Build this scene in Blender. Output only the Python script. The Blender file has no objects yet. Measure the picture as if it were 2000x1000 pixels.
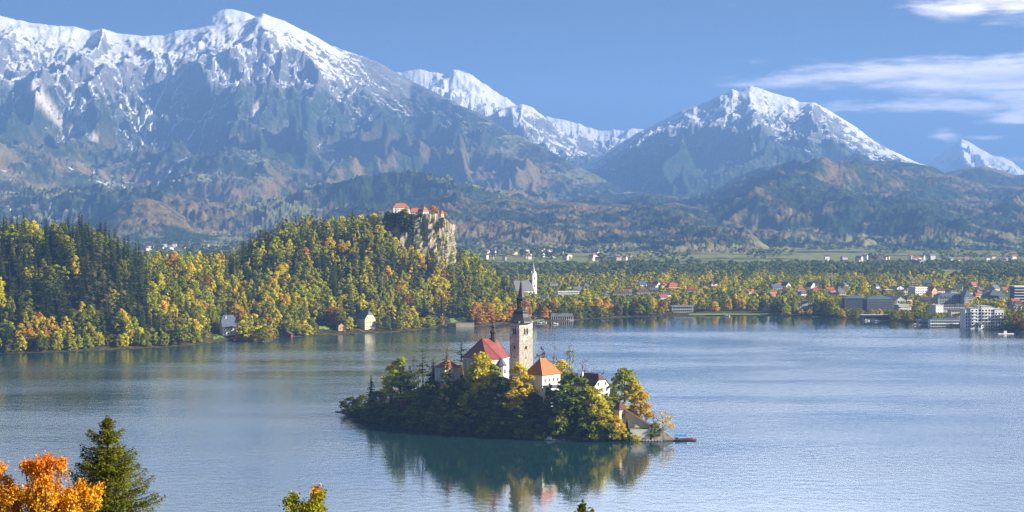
import bpy, math, random
import numpy as np
from mathutils import Vector

R = math.radians
sc = bpy.context.scene
COL = sc.collection

# ------------------------------------------------------------------ camera, light, exposure
CAMZ, HOR, F = 120.0, 415.0, 3500.0        # camera height, horizon row and focal length in 2000 px picture units
cam = bpy.data.cameras.new('camera')
cam.sensor_width = 36.0
cam.lens = F / 2000.0 * 36.0
cam.shift_y = -(500.0 - HOR) / 2000.0
cam.clip_start = 1.0
cam.clip_end = 120000.0
camo = bpy.data.objects.new('camera', cam)
COL.objects.link(camo)
camo.location = (0, 0, CAMZ)
camo.rotation_euler = (R(90), 0, 0)
sc.camera = camo

SUN_AZ, SUN_EL = 101.0, 24.0                # degrees to the right of the view direction, above the horizon
sun = bpy.data.lights.new('sun', 'SUN')
sun.energy = 5.0
sun.angle = R(0.5)
sun.color = (1.0, 0.91, 0.74)
suno = bpy.data.objects.new('sun', sun)
COL.objects.link(suno)
sdir = Vector((math.sin(R(SUN_AZ)) * math.cos(R(SUN_EL)), math.cos(R(SUN_AZ)) * math.cos(R(SUN_EL)), math.sin(R(SUN_EL))))
suno.rotation_euler = sdir.to_track_quat('Z', 'Y').to_euler()

sc.view_settings.view_transform = 'Standard'
sc.view_settings.look = 'None'
sc.view_settings.exposure = 1.6
sc.view_settings.gamma = 1.0
sc.cycles.use_denoising = True
sc.cycles.denoiser = 'OPENIMAGEDENOISE'
sc.cycles.denoising_input_passes = 'RGB_ALBEDO_NORMAL'
sc.cycles.denoising_prefilter = 'FAST'
sc.cycles.max_bounces = 9
sc.cycles.diffuse_bounces = 5
sc.cycles.glossy_bounces = 3
sc.cycles.transmission_bounces = 6
sc.cycles.transparent_max_bounces = 8
sc.cycles.volume_bounces = 0
sc.cycles.sample_clamp_indirect = 8.0
sc.cycles.caustics_reflective = False
sc.cycles.caustics_refractive = False


# ------------------------------------------------------------------ node helpers
class NT:
    def __init__(s, tree):
        s.t = tree
        s.n = tree.nodes
        s.l = tree.links

    def node(s, typ, **kw):
        nd = s.n.new(typ)
        for k, v in kw.items():
            if k == 'inp':
                for kk, vv in v.items():
                    s.put(nd.inputs[kk], vv)
            else:
                setattr(nd, k, v)
        return nd

    def put(s, sock, v):
        if isinstance(v, bpy.types.NodeSocket):
            s.l.new(v, sock)
        else:
            if hasattr(sock.default_value, '__len__') and not hasattr(v, '__len__'):
                v = (v,) * len(sock.default_value)
            elif hasattr(sock.default_value, '__len__') and len(sock.default_value) == 4 and len(v) == 3:
                v = tuple(v) + (1.0,)
            sock.default_value = v

    def math(s, op, a, b=0.0, c=None, clamp=False):
        nd = s.node('ShaderNodeMath', operation=op, use_clamp=clamp)
        s.put(nd.inputs[0], a)
        s.put(nd.inputs[1], b)
        if c is not None:
            s.put(nd.inputs[2], c)
        return nd.outputs[0]

    def vmath(s, op, a, b=(0, 0, 0)):
        nd = s.node('ShaderNodeVectorMath', operation=op)
        s.put(nd.inputs[0], a)
        s.put(nd.inputs[1], b)
        return nd.outputs[0]

    def noise(s, vec, scale, detail=4.0, rough=0.55, out='Fac'):
        nd = s.node('ShaderNodeTexNoise')
        s.put(nd.inputs['Vector'], vec)
        s.put(nd.inputs['Scale'], scale)
        s.put(nd.inputs['Detail'], detail)
        s.put(nd.inputs['Roughness'], rough)
        return nd.outputs[out]

    def step(s, v, lo, hi, smooth=True):
        nd = s.node('ShaderNodeMapRange')
        nd.interpolation_type = 'SMOOTHSTEP' if smooth else 'LINEAR'
        nd.clamp = True if not smooth else nd.clamp
        s.put(nd.inputs['Value'], v)
        s.put(nd.inputs['From Min'], lo)
        s.put(nd.inputs['From Max'], hi)
        return nd.outputs['Result']

    def mix(s, f, a, b, blend='MIX'):
        nd = s.node('ShaderNodeMix', data_type='RGBA', blend_type=blend)
        s.put(nd.inputs[0], f)
        s.put(nd.inputs[6], a)
        s.put(nd.inputs[7], b)
        return nd.outputs[2]

    def mapping(s, vec, loc=(0, 0, 0), rot=(0, 0, 0), scale=(1, 1, 1)):
        nd = s.node('ShaderNodeMapping')
        s.put(nd.inputs['Vector'], vec)
        nd.inputs['Location'].default_value = loc
        nd.inputs['Rotation'].default_value = rot
        nd.inputs['Scale'].default_value = scale
        return nd.outputs['Vector']


def new_mat(name):
    m = bpy.data.materials.new(name)
    m.use_nodes = True
    m.node_tree.nodes.clear()
    t = NT(m.node_tree)
    out = t.node('ShaderNodeOutputMaterial')
    return m, t, out


# ------------------------------------------------------------------ sky with clouds
w = bpy.data.worlds.new('World')
sc.world = w
w.use_nodes = True
w.node_tree.nodes.clear()
t = NT(w.node_tree)
wo = t.node('ShaderNodeOutputWorld')
bg = t.node('ShaderNodeBackground')
sky = t.node('ShaderNodeTexSky', sky_type='NISHITA')
sky.sun_disc = False
sky.sun_elevation = R(SUN_EL)
sky.sun_rotation = R(SUN_AZ)
sky.altitude = 600
sky.air_density = 1.0
sky.dust_density = 0.5
sky.ozone_density = 5.0
tc = t.node('ShaderNodeTexCoord')
sep = t.node('ShaderNodeSeparateXYZ')
t.l.new(tc.outputs['Generated'], sep.inputs[0])
dx, dy, dz = sep.outputs
az = t.math('ARCTAN2', dx, dy)                 # 0 straight ahead, + to the right
el = t.math('ARCSINE', dz)
cv = t.node('ShaderNodeCombineXYZ')
t.put(cv.inputs[0], az)
t.put(cv.inputs[1], t.math('MULTIPLY', el, 1.0))
cvec = cv.outputs[0]
n1 = t.noise(t.mapping(cvec, loc=(3.1, 1.7, 0), scale=(15, 95, 1)), 1.0, 6.0, 0.6)
n2 = t.noise(t.mapping(cvec, loc=(7.7, 3.2, 0), rot=(0, 0, R(2)), scale=(42, 260, 1)), 1.0, 5.0, 0.6)
nn = t.math('ADD', t.math('MULTIPLY', n1, 0.65), t.math('MULTIPLY', n2, 0.35))


def blob(u0, y0, su, sy, amp):
    """a bank of cloud round one direction of the sky, elongated along the horizon"""
    a0 = math.atan((u0 - 1000) / F)
    e0 = math.atan((HOR - y0) / F)
    da = t.math('DIVIDE', t.math('SUBTRACT', az, a0), su / F)
    de = t.math('DIVIDE', t.math('SUBTRACT', el, e0), sy / F)
    q = t.math('ADD', t.math('MULTIPLY', da, da), t.math('MULTIPLY', de, de))
    return t.math('MULTIPLY', t.math('EXPONENT', t.math('MULTIPLY', q, -1.0)), amp)


cov = None
for b in [(1880, 30, 90, 24, .42), (2010, 28, 120, 32, .46), (1760, 150, 280, 24, .50), (1950, 160, 260, 36, .60), (1560, 165, 170, 16, .38),
          (1850, 212, 230, 18, .46), (2050, 200, 160, 40, .5), (1845, 268, 42, 13, .42), (1930, 272, 70, 7, .38), (1980, 240, 60, 12, .36),
          (2600, 150, 400, 60, .5), (2500, 330, 500, 30, .4), (-900, 120, 500, 40, .4), (-1800, 300, 600, 40, .4)]:
    v = blob(*b)
    cov = v if cov is None else t.math('MAXIMUM', cov, v)
# broken cloud deck added unseen above the frame, to brighten water and fill light
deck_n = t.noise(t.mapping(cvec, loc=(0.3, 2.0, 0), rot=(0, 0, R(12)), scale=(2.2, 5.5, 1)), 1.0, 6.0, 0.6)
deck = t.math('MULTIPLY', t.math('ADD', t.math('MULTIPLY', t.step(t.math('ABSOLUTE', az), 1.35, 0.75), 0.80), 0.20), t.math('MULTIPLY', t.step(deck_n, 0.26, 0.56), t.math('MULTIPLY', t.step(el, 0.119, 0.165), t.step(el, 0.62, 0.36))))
dens = t.step(t.math('ADD', t.math('MULTIPLY', nn, 1.6), t.math('MULTIPLY', cov, 1.25)), 0.95, 1.50)
shade_n = t.noise(t.mapping(cvec, loc=(1.3, 5.0, 0), scale=(14, 95, 1)), 1.0, 3.0, 0.5)
core = t.math('MAXIMUM', blob(1900, 168, 170, 17, 1.0), t.math('MAXIMUM', blob(1960, 52, 120, 12, 0.6), blob(1600, 178, 200, 9, 0.6)))
core = t.math('MULTIPLY', core, t.step(shade_n, 0.3, 0.6))
ccol = t.mix(core, (10.5, 8.7, 7.3, 1), (2.3, 2.0, 2.0, 1))
skb = t.mix(1.0, sky.outputs['Color'], (0.065, 0.085, 0.12, 1), 'MULTIPLY')
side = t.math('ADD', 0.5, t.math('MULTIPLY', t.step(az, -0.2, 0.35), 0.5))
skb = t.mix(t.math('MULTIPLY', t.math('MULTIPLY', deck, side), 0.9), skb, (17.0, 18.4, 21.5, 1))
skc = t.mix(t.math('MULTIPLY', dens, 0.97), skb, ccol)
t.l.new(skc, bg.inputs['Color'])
bg.inputs['Strength'].default_value = 0.10
t.l.new(bg.outputs[0], wo.inputs[0])


# ------------------------------------------------------------------ numpy noise
def _hash(ix, iy, seed):
    h = (ix.astype(np.int64) * 374761393 + iy.astype(np.int64) * 668265263 + seed * 974634777) & 0xFFFFFFFF
    h = ((h ^ (h >> 13)) * 1274126177) & 0xFFFFFFFF
    h = ((h ^ (h >> 16)) * 2246822519) & 0xFFFFFFFF
    return ((h ^ (h >> 15)) & 0xFFFFFF) / float(0x1000000)


def perlin(x, y, seed=0):
    x = np.asarray(x, float)
    y = np.asarray(y, float)
    x0 = np.floor(x)
    y0 = np.floor(y)
    fx, fy = x - x0, y - y0
    u = fx * fx * fx * (fx * (fx * 6 - 15) + 10)
    v = fy * fy * fy * (fy * (fy * 6 - 15) + 10)

    def g(ix, iy, ax, ay):
        a = _hash(ix, iy, seed) * 2 * np.pi
        return np.cos(a) * ax + np.sin(a) * ay
    n00 = g(x0, y0, fx, fy)
    n10 = g(x0 + 1, y0, fx - 1, fy)
    n01 = g(x0, y0 + 1, fx, fy - 1)
    n11 = g(x0 + 1, y0 + 1, fx - 1, fy - 1)
    return ((n00 * (1 - u) + n10 * u) * (1 - v) + (n01 * (1 - u) + n11 * u) * v) * 1.5


def fbm(x, y, octv=5, seed=0, gain=0.5):
    a, s, f = 1.0, 0.0, 1.0
    for i in range(octv):
        s = s + a * perlin(x * f + 17.3 * i, y * f - 9.1 * i, seed + i)
        a *= gain
        f *= 2.03
    return s


def ridged(x, y, octv=5, seed=0, gain=0.5):
    a, s, f, tot = 1.0, 0.0, 1.0, 0.0
    prev = 1.0
    for i in range(octv):
        r = 1 - np.abs(perlin(x * f + 5.7 * i, y * f + 3.3 * i, seed + i)) * 1.6
        r = np.clip(r, 0, 1) ** 2
        s = s + a * r * prev
        tot += a
        prev = np.clip(r * 1.3, 0.2, 1)
        a *= gain
        f *= 2.1
    return s / tot


def ss(x, a, b):
    q = np.clip((x - a) / (b - a), 0, 1)
    return q * q * (3 - 2 * q)


def itp(pts):
    px = [p[0] for p in pts]
    return lambda u, k=1: np.interp(u, px, [p[k] for p in pts])


def X(px, d):
    return (px - 1000.0) / F * d


def Z(py, d):
    return CAMZ - (py - HOR) / F * d


def PX(x, d):
    return 1000.0 + x / d * F


# ------------------------------------------------------------------ mesh helpers
def mesh_np(name, verts, faces, mats=(), fmat=None, smooth=False, vcol=None):
    """faces: int array (n, k) or a list of such arrays"""
    me = bpy.data.meshes.new(name)
    fl = faces if isinstance(faces, list) else [faces]
    fl = [np.asarray(f, np.int32) for f in fl if len(f)]
    verts = np.asarray(verts, np.float32)
    me.vertices.add(len(verts))
    me.vertices.foreach_set('co', verts.ravel())
    loops = np.concatenate([f.ravel() for f in fl])
    starts, off = [], 0
    for f in fl:
        starts.append(off + np.arange(len(f)) * f.shape[1])
        off += f.size
    starts = np.concatenate(starts)
    me.loops.add(len(loops))
    me.loops.foreach_set('vertex_index', loops.astype(np.int32))
    me.polygons.add(len(starts))
    me.polygons.foreach_set('loop_start', starts.astype(np.int32))
    for m in mats:
        me.materials.append(m)
    if fmat is not None:
        me.polygons.foreach_set('material_index', np.asarray(fmat, np.int32))
    me.polygons.foreach_set('use_smooth', np.full(len(starts), bool(smooth)))
    if vcol is not None:
        at = me.attributes.new('tint', 'FLOAT_COLOR', 'POINT')
        c = np.ones((len(verts), 4), np.float32)
        c[:, :3] = vcol
        at.data.foreach_set('color', c.ravel())
    me.update(calc_edges=True)
    me.validate()
    return me


def grid_faces(nu, nv):
    i = np.arange(nu - 1)[:, None] * nv + np.arange(nv - 1)[None, :]
    i = i.ravel()
    return np.stack([i, i + nv, i + nv + 1, i + 1], 1)


def tag(o, label=None, cat=None, group=None, kind=None):
    if label:
        o['label'] = label
    if cat:
        o['category'] = cat
    if group:
        o['group'] = group
    if kind:
        o['kind'] = kind
    return o


def link(name, me, parent=None, loc=None, rz=0.0):
    o = bpy.data.objects.new(name, me)
    COL.objects.link(o)
    if parent is not None:
        o.parent = parent
    if loc is not None:
        o.location = loc
    if rz:
        o.rotation_euler = (0, 0, rz)
    return o


# ------------------------------------------------------------------ simple materials
def rough_mat(name, col, rough=0.85, var=0.25, scale=0.6, col2=None, bump=0.0, streak=False):
    m, t, out = new_mat(name)
    tcn = t.node('ShaderNodeTexCoord')
    vec = tcn.outputs['Object']
    if streak:
        vec = t.mapping(vec, scale=(1, 1, 0.25))
    n = t.noise(vec, scale, 5.0, 0.6)
    c2 = col2 if col2 else tuple(c * (1 - var) for c in col)
    c = t.mix(t.step(n, 0.35, 0.68), col + (1,), tuple(c2) + (1,))
    p = t.node('ShaderNodeBsdfPrincipled')
    t.put(p.inputs['Base Color'], c)
    p.inputs['Roughness'].default_value = rough
    p.inputs['Specular IOR Level'].default_value = 0.25
    if bump:
        b = t.node('ShaderNodeBump')
        b.inputs['Strength'].default_value = bump
        b.inputs['Distance'].default_value = 0.1
        t.l.new(n, b.inputs['Height'])
        t.l.new(b.outputs[0], p.inputs['Normal'])
    t.l.new(p.outputs[0], out.inputs[0])
    return m


# ------------------------------------------------------------------ mountain material
def mountain_mat(name, snow_lo, snow_hi, forest_top, autumn=0.5, meadow=0.0, cliff=0.0, slide=False, snow_n=1.0, aspect=None, foot_meadow=False):
    """snow above a ragged line, rock on the steep faces, spruce and autumn woods below"""
    m, t, out = new_mat(name)
    geo = t.node('ShaderNodeNewGeometry')
    pos = geo.outputs['Position']
    nz = t.node('ShaderNodeSeparateXYZ')
    t.l.new(geo.outputs['Normal'], nz.inputs[0])
    ps = t.node('ShaderNodeSeparateXYZ')
    t.l.new(pos, ps.inputs[0])
    z = ps.outputs[2]
    up = nz.outputs[2]
    big = t.noise(pos, 1 / 900.0, 4.0, 0.55)
    mid = t.noise(pos, 1 / 190.0, 6.0, 0.66)
    fine = t.noise(pos, 1 / 40.0, 5.0, 0.65)
    tiny = t.noise(pos, 1 / 14.0, 3.0, 0.7)
    at = t.node('ShaderNodeAttribute', attribute_name='tint')    # red: gully depth (chutes), green: open scree
    cs = t.node('ShaderNodeSeparateColor')
    t.l.new(at.outputs['Color'], cs.inputs[0])
    gully, open_ = cs.outputs[0], cs.outputs[1]
    spruce = t.mix(t.step(fine, 0.38, 0.66), (0.012, 0.024, 0.010, 1), (0.05, 0.072, 0.026, 1))
    spruce = t.mix(t.step(tiny, 0.42, 0.7), spruce, (0.016, 0.028, 0.014, 1))
    leaf = t.mix(t.step(fine, 0.4, 0.62), (0.20, 0.115, 0.045, 1), (0.17, 0.135, 0.045, 1))
    leaf = t.mix(t.step(tiny, 0.45, 0.75), leaf, (0.05, 0.07, 0.03, 1))
    fa = t.step(t.math('ADD', t.math('MULTIPLY', big, 0.45), t.math('MULTIPLY', mid, 0.55)), 0.60 - 0.22 * autumn, 0.66 - 0.16 * autumn)
    fa = t.math('MULTIPLY', fa, t.step(z, forest_top * 0.8, forest_top * 0.35))
    wood = t.mix(fa, spruce, leaf)
    if meadow:
        mm = t.noise(pos, 1 / 420.0, 3.0, 0.5)
        wood = t.mix(t.math('MULTIPLY', t.step(mm, 0.56 - 0.12 * meadow, 0.60 - 0.1 * meadow), t.step(up, 0.85, 0.96)), wood, (0.22, 0.22, 0.06, 1))
    if foot_meadow:
        wood = t.mix(t.math('MULTIPLY', t.step(z, 75.0, 18.0), t.step(mid, 0.47, 0.60)), wood, (0.20, 0.195, 0.07, 1))
    rock = t.mix(t.step(mid, 0.3, 0.7), (0.10, 0.098, 0.10, 1), (0.23, 0.215, 0.20, 1))
    rock = t.mix(t.step(tiny, 0.3, 0.7), rock, (0.07, 0.073, 0.078, 1))
    if cliff:
        cn = t.math('ADD', t.math('MULTIPLY', mid, 0.7), t.math('MULTIPLY', big, 0.3))
        wood = t.mix(t.math('MULTIPLY', t.step(up, 0.82, 0.6), t.step(cn, 0.66 - 0.1 * cliff, 0.72 - 0.1 * cliff)), wood, rock)
    rel = t.math('DIVIDE', t.math('SUBTRACT', z, snow_lo), snow_hi - snow_lo)          # 0 where the snow begins, 1 where it closes
    brk = t.math('ADD', t.math('MULTIPLY', mid, 0.55), t.math('MULTIPLY', fine, 0.45))
    sc_ = t.math('ADD', rel, t.math('MULTIPLY', t.math('SUBTRACT', brk, 0.5), 3.4 * snow_n))
    sc_ = t.math('ADD', sc_, t.math('MULTIPLY', gully, 1.1))
    sc_ = t.math('ADD', sc_, t.math('MULTIPLY', t.math('SUBTRACT', up, 0.72), 2.2))
    zf = t.math('ADD', z, t.math('MULTIPLY', t.math('SUBTRACT', brk, 0.5), 420.0))
    zf = t.math('ADD', zf, t.math('MULTIPLY', gully, 330.0))
    treeline = t.step(zf, forest_top - 40, forest_top + 70)
    c = t.mix(treeline, wood, rock)
    c = t.mix(t.math('MULTIPLY', open_, t.step(fine, 0.25, 0.5)), c, (0.52, 0.46, 0.40, 1))
    if aspect:
        sc_ = t.math('SUBTRACT', sc_, t.math('MULTIPLY', t.step(ps.outputs[0], aspect[0], aspect[1]), aspect[2]))
    sn = t.step(sc_, 0.42, 0.72)
    dust = t.math('MULTIPLY', t.step(sc_, -0.6, 0.6), 0.30)
    sn = t.math('MAXIMUM', sn, t.math('MULTIPLY', dust, t.step(tiny, 0.4, 0.62)))
    c = t.mix(sn, c, (0.66, 0.66, 0.68, 1))
    p = t.node('ShaderNodeBsdfDiffuse')
    t.put(p.inputs['Color'], c)
    b = t.node('ShaderNodeBump')
    b.inputs['Strength'].default_value = 0.8
    b.inputs['Distance'].default_value = 14.0
    t.l.new(fine, b.inputs['Height'])
    t.l.new(b.outputs[0], p.inputs['Normal'])
    t.l.new(p.outputs[0], out.inputs[0])
    return m


# ------------------------------------------------------------------ mountains: real relief carved by running water
def flow_erode(h, dx, dy, rounds, k, steps=160, keep=None, diff=0.04):
    nu, nv = h.shape
    n = nu * nv
    idx = np.arange(n).reshape(nu, nv)
    offs = [(1, 0), (-1, 0), (0, 1), (0, -1), (1, 1), (1, -1), (-1, 1), (-1, -1)]
    A = np.ones(n)
    for r in range(rounds):
        best = np.zeros((nu, nv))
        rec = idx.copy()
        for ox, oy in offs:
            sh = np.full((nu, nv), 1e9)
            a0, a1 = max(0, -ox), nu - max(0, ox)
            b0, b1 = max(0, -oy), nv - max(0, oy)
            sh[a0:a1, b0:b1] = h[a0 + ox:a1 + ox, b0 + oy:b1 + oy]
            L = np.sqrt((ox * dx) ** 2 + (oy * dy) ** 2)
            s = (h - sh) / L
            up = s > best
            best = np.where(up, s, best)
            j = np.clip(idx + ox * nv + oy, 0, n - 1)
            rec = np.where(up, j, rec)
        rf = rec.ravel()
        mv = rf != np.arange(n)
        A = np.ones(n)
        for q in range(steps):
            A2 = 1.0 + np.bincount(rf[mv], weights=A[mv], minlength=n)
            if q > 20 and np.max(np.abs(A2 - A)) < 0.5:
                break
            A = A2
        Am = A.reshape(nu, nv)
        cut = k * np.sqrt(Am) * np.minimum(best, 1.2)
        lim = 0.7 * best * np.minimum(dx, dy)
        cut = np.minimum(cut, lim)
        if keep is not None:
            cut = cut * keep
        h = h - cut
        lap = np.zeros_like(h)
        lap[1:-1, 1:-1] = (h[2:, 1:-1] + h[:-2, 1:-1] + h[1:-1, 2:] + h[1:-1, :-2]) / 4 - h[1:-1, 1:-1]
        if keep is not None:
            lap = lap * keep
        h = h + diff * lap * 4
    return h, A.reshape(nu, nv)


def mountain(name, pts, mat, D, foot, prof, u0, u1, nu, nf, nb, amp, lam, seed, back=2500.0, zb=4.0, rounds=10, k=1.6, rough=14.0,
             stretch=2.2, edge_fade=0.0, low_amp=0.0, low_lam=1600.0, jag=0.0, open_pts=(), low_cut=1.0):
    """one massif: skyline points (picture column, row) at distance D, falling towards the viewer along a profile"""
    us = np.linspace(u0, u1, nu)
    Df = itp(D) if isinstance(D, (list, tuple)) else (lambda q: np.full_like(q, float(D)))
    Ff = itp(foot) if isinstance(foot, (list, tuple)) else (lambda q: np.full_like(q, float(foot)))
    sky_y = itp(pts)(us)
    Du, Fu = Df(us), Ff(us)
    if jag:
        sky_y = sky_y - jag * (fbm(us / 26.0, us * 0 + seed, 4, seed + 5, 0.6))
    H = CAMZ - (sky_y - HOR) / F * Du
    tf = np.linspace(0, 1, nf)
    tb = np.linspace(0, 1, nb + 1)[1:]
    d = np.concatenate([Fu[:, None] + (Du - Fu)[:, None] * tf[None, :], Du[:, None] + back * tb[None, :]], 1)
    tt = np.concatenate([np.tile(tf, (nu, 1)), np.tile(1 + tb, (nu, 1))], 1)
    base = np.where(tt <= 1, np.interp(tt, [p[0] for p in prof], [p[1] for p in prof]), np.clip(1 - (tt - 1) ** 1.1 * 1.02, 0, 1))
    x = X(us[:, None], d)
    h = zb + (H - zb)[:, None] * base
    wx = fbm(x / 2600, d / 2600, 3, seed + 40) * 0.5
    rg = ridged(x / lam + wx, d / (lam * stretch) + wx * 0.6, 6, seed, 0.52)
    env = np.where(tt <= 1, np.sin(np.pi * np.clip(tt, 0, 1) ** 0.8) ** 0.8, 0.0)
    upw = low_cut + (1 - low_cut) * ss(tt, 0.38, 0.66)
    env = env * upw
    hs = np.clip((H - zb) / 700.0, 0.15, 1.3)[:, None]
    h = h + amp * hs * env * (rg - 0.42)
    if low_amp:
        lw = np.exp(-((tt - 0.30) / 0.22) ** 2)
        bl = fbm(x / low_lam, d / (low_lam * 1.15), 4, seed + 70, 0.45)
        h = h + low_amp * hs * lw * bl
    keep = np.where(tt <= 1, np.clip((1 - tt) * 14, 0.02, 1), 0.3) * upw
    ddx = np.gradient(x, axis=0).mean()
    ddy = np.gradient(d, axis=1).mean()
    h, A = flow_erode(h, max(ddx, 1), max(ddy, 1), rounds, k, keep=keep)
    h = h + 46 * hs * (ridged(x / 190 + 0.3 * wx, d / 420, 3, seed + 60) - 0.4) * np.where(tt <= 1, ss(tt, 0.45, 0.8) * np.clip((1 - tt) * 7, 0, 1), 0)
    h = h + rough * (fbm(x / 60, d / 60, 3, seed + 90, 0.6)) * np.clip((1 - tt) * 8, 0.15, 1) * np.where(tt <= 1, 1, 0.6)
    h = h + rough * 0.5 * (np.random.RandomState(seed).rand(*h.shape) - 0.5) * np.clip((1 - tt) * 8, 0.2, 1)
    if edge_fade:
        e = np.clip(np.minimum(us - u0, u1 - us) / edge_fade, 0, 1)
        e = (e * e * (3 - 2 * e))[:, None]
        h = -20 + (h + 20) * e
    h[:, 0] = -30
    h[:, -1] = -30
    gl = np.clip((np.log(A + 1) - 2.4) / 3.2, 0, 1)
    op = np.zeros_like(h)
    if len(open_pts):
        row = HOR - (h - CAMZ) / d * F
        for (oa, ra, ob, rb, wpx) in open_pts:
            tq = np.clip(((us[:, None] - oa) * (ob - oa) + (row - ra) * (rb - ra)) / ((ob - oa) ** 2 + (rb - ra) ** 2), 0, 1)
            dist = np.hypot(us[:, None] - (oa + (ob - oa) * tq), row - (ra + (rb - ra) * tq))
            op = np.maximum(op, np.where(tt <= 1, np.clip(1.6 - dist / wpx + 0.5 * fbm(x / 120, d / 120, 3, 3), 0, 1), 0))
    vc = np.stack([gl, op, op * 0], -1).reshape(-1, 3)
    v = np.stack([x, d, h], -1).reshape(-1, 3)
    me = mesh_np(name, v, grid_faces(nu, nf + nb), [mat], smooth=True, vcol=vc)
    o = link(name, me)
    tag(o, kind='structure')
    return o


PROF_A = [(0, 0), (.06, .035), (.143, .10), (.25, .135), (.357, .185), (.46, .23), (.57, .30), (.65, .40), (.71, .50), (.78, .62), (.86, .77), (.93, .895), (1, 1)]
PROF_S = [(0, 0), (.1, .06), (.25, .17), (.5, .42), (.75, .72), (1, 1)]
PROF_H = [(0, 0), (.08, .06), (.2, .18), (.4, .42), (.6, .68), (.8, .88), (1, 1)]

SKY_A = [(-600, 60), (-300, 20), (-150, 40), (-60, 22), (0, 30), (30, 38), (70, 45), (110, 50), (150, 52), (175, 60), (200, 55), (230, 65), (290, 70), (320, 68), (340, 61),
         (378, 56), (400, 52), (440, 46), (480, 40), (500, 32), (515, 26), (535, 32), (570, 48), (600, 62), (650, 90), (700, 107), (740, 122), (790, 150), (850, 180),
         (900, 205), (950, 227), (1000, 258), (1050, 282), (1100, 308), (1150, 335), (1200, 362), (1250, 378), (1350, 400), (1500, 410)]
SKY_A2 = [(330, 75), (370, 55), (390, 43), (410, 31), (425, 22), (440, 17), (455, 18), (480, 24), (500, 33), (530, 50), (600, 90)]
SKY_B1 = [(740, 150), (780, 141), (800, 137), (820, 135), (845, 141), (870, 143), (885, 136), (900, 137), (920, 146), (940, 160), (965, 176), (990, 192), (1010, 206), (1060, 240), (1120, 290)]
SKY_B2 = [(900, 260), (950, 230), (975, 214), (1000, 207), (1020, 203), (1040, 210), (1060, 225), (1080, 243), (1100, 258), (1130, 278), (1180, 300), (1250, 340)]
SKY_B3 = [(1000, 250), (1040, 228), (1060, 226), (1080, 230), (1110, 236), (1130, 243), (1160, 251), (1180, 256), (1200, 253), (1220, 254), (1250, 251), (1290, 262), (1350, 290)]
SKY_C = [(1080, 345), (1120, 330), (1160, 312), (1180, 302), (1200, 287), (1240, 262), (1290, 237), (1330, 216), (1360, 206), (1385, 196), (1400, 188), (1420, 181), (1430, 174),
         (1442, 179), (1465, 166), (1480, 171), (1510, 181), (1545, 191), (1560, 198), (1590, 200), (1620, 216), (1660, 240), (1700, 268), (1740, 292), (1790, 316), (1850, 338),
         (1950, 366), (2050, 390)]
SKY_D = [(1740, 350), (1780, 332), (1815, 316), (1840, 299), (1860, 284), (1877, 272), (1890, 275), (1910, 288), (1940, 304), (1958, 306), (1975, 314), (2000, 334), (2060, 345), (2150, 352), (2260, 330), (2400, 350)]
SKY_E = [(1020, 408), (1080, 395), (1150, 378), (1200, 380), (1240, 376), (1290, 378), (1330, 381), (1370, 383), (1400, 370), (1430, 350), (1470, 332), (1520, 322), (1570, 316), (1650, 313),
         (1730, 315), (1780, 318), (1820, 325), (1850, 340), (1900, 352), (1960, 362), (2060, 372), (2200, 360), (2400, 370)]
SKY_E2 = [(1760, 380), (1820, 350), (1850, 337), (1880, 329), (1920, 324), (1950, 331), (1980, 342), (2020, 340), (2100, 352), (2250, 340), (2400, 360)]
SKY_F = [(560, 430), (640, 410), (700, 398), (760, 396), (800, 388), (860, 376), (900, 384), (950, 392), (1000, 388), (1060, 398), (1120, 392), (1180, 398), (1250, 402), (1320, 396),
         (1380, 408), (1460, 425), (1540, 440)]
SKY_G = [(120, 470), (170, 440), (200, 408), (230, 396), (260, 389), (290, 387), (320, 396), (350, 415), (380, 436), (410, 446), (460, 450), (520, 458)]

m_stol = mountain_mat('snow_mountain', 930, 1880, 940, 0.55, 0.25, 0.3, True, aspect=(-1500.0, -500.0, 1.0))
m_back = mountain_mat('snow_peak', 560, 1250, 480, 0.1)
m_begu = mountain_mat('snow_ridge', 720, 1260, 640, 0.3, snow_n=0.9)
m_cone = mountain_mat('snow_cone', 430, 760, 380, 0.2, snow_n=0.7)
m_foot = mountain_mat('wooded_hills', 5000, 5100, 3000, 0.55, 0.0, 0.7, foot_meadow=True)

mountain('mountain', SKY_A, m_stol, [(-600, 13500), (800, 13500), (1250, 10500), (1500, 9500)], [(-600, 6900), (500, 6900), (900, 6400), (1500, 6800)], PROF_A,
         -420, 1420, 720, 230, 14, 480, 680, 11, low_amp=210, low_lam=1150, low_cut=0.12, jag=1.3, rounds=14, k=2.0, rough=16, edge_fade=60,
         open_pts=[(62, 165, 85, 200, 12), (85, 200, 105, 222, 9), (108, 225, 140, 258, 8), (155, 240, 185, 268, 6), (500, 200, 498, 235, 4)])
mountain('mountain', SKY_A2, m_stol, 15300, 13600, PROF_S, 330, 600, 130, 40, 10, 60, 500, 21, zb=900, rounds=4, rough=8, back=1500)
mountain('mountain', SKY_B1, m_back, 18200, 13800, PROF_S, 720, 1120, 220, 90, 10, 420, 700, 31, rounds=8, rough=16, jag=2.0, edge_fade=20, stretch=1.6)
mountain('mountain', SKY_B2, m_begu, 16000, 12600, PROF_S, 900, 1250, 200, 90, 10, 380, 600, 37, rounds=8, rough=18, jag=2.0, edge_fade=20, stretch=1.6)
mountain('mountain', SKY_B3, m_back, 19500, 15500, PROF_S, 990, 1350, 200, 80, 10, 380, 560, 41, rounds=8, rough=18, jag=3.5, edge_fade=20, stretch=1.5)
mountain('mountain', SKY_C, m_begu, 14200, 9400, PROF_S, 1080, 2050, 460, 150, 12, 360, 800, 53, rounds=10, k=1.8, rough=14, jag=1.0, edge_fade=40)
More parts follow.
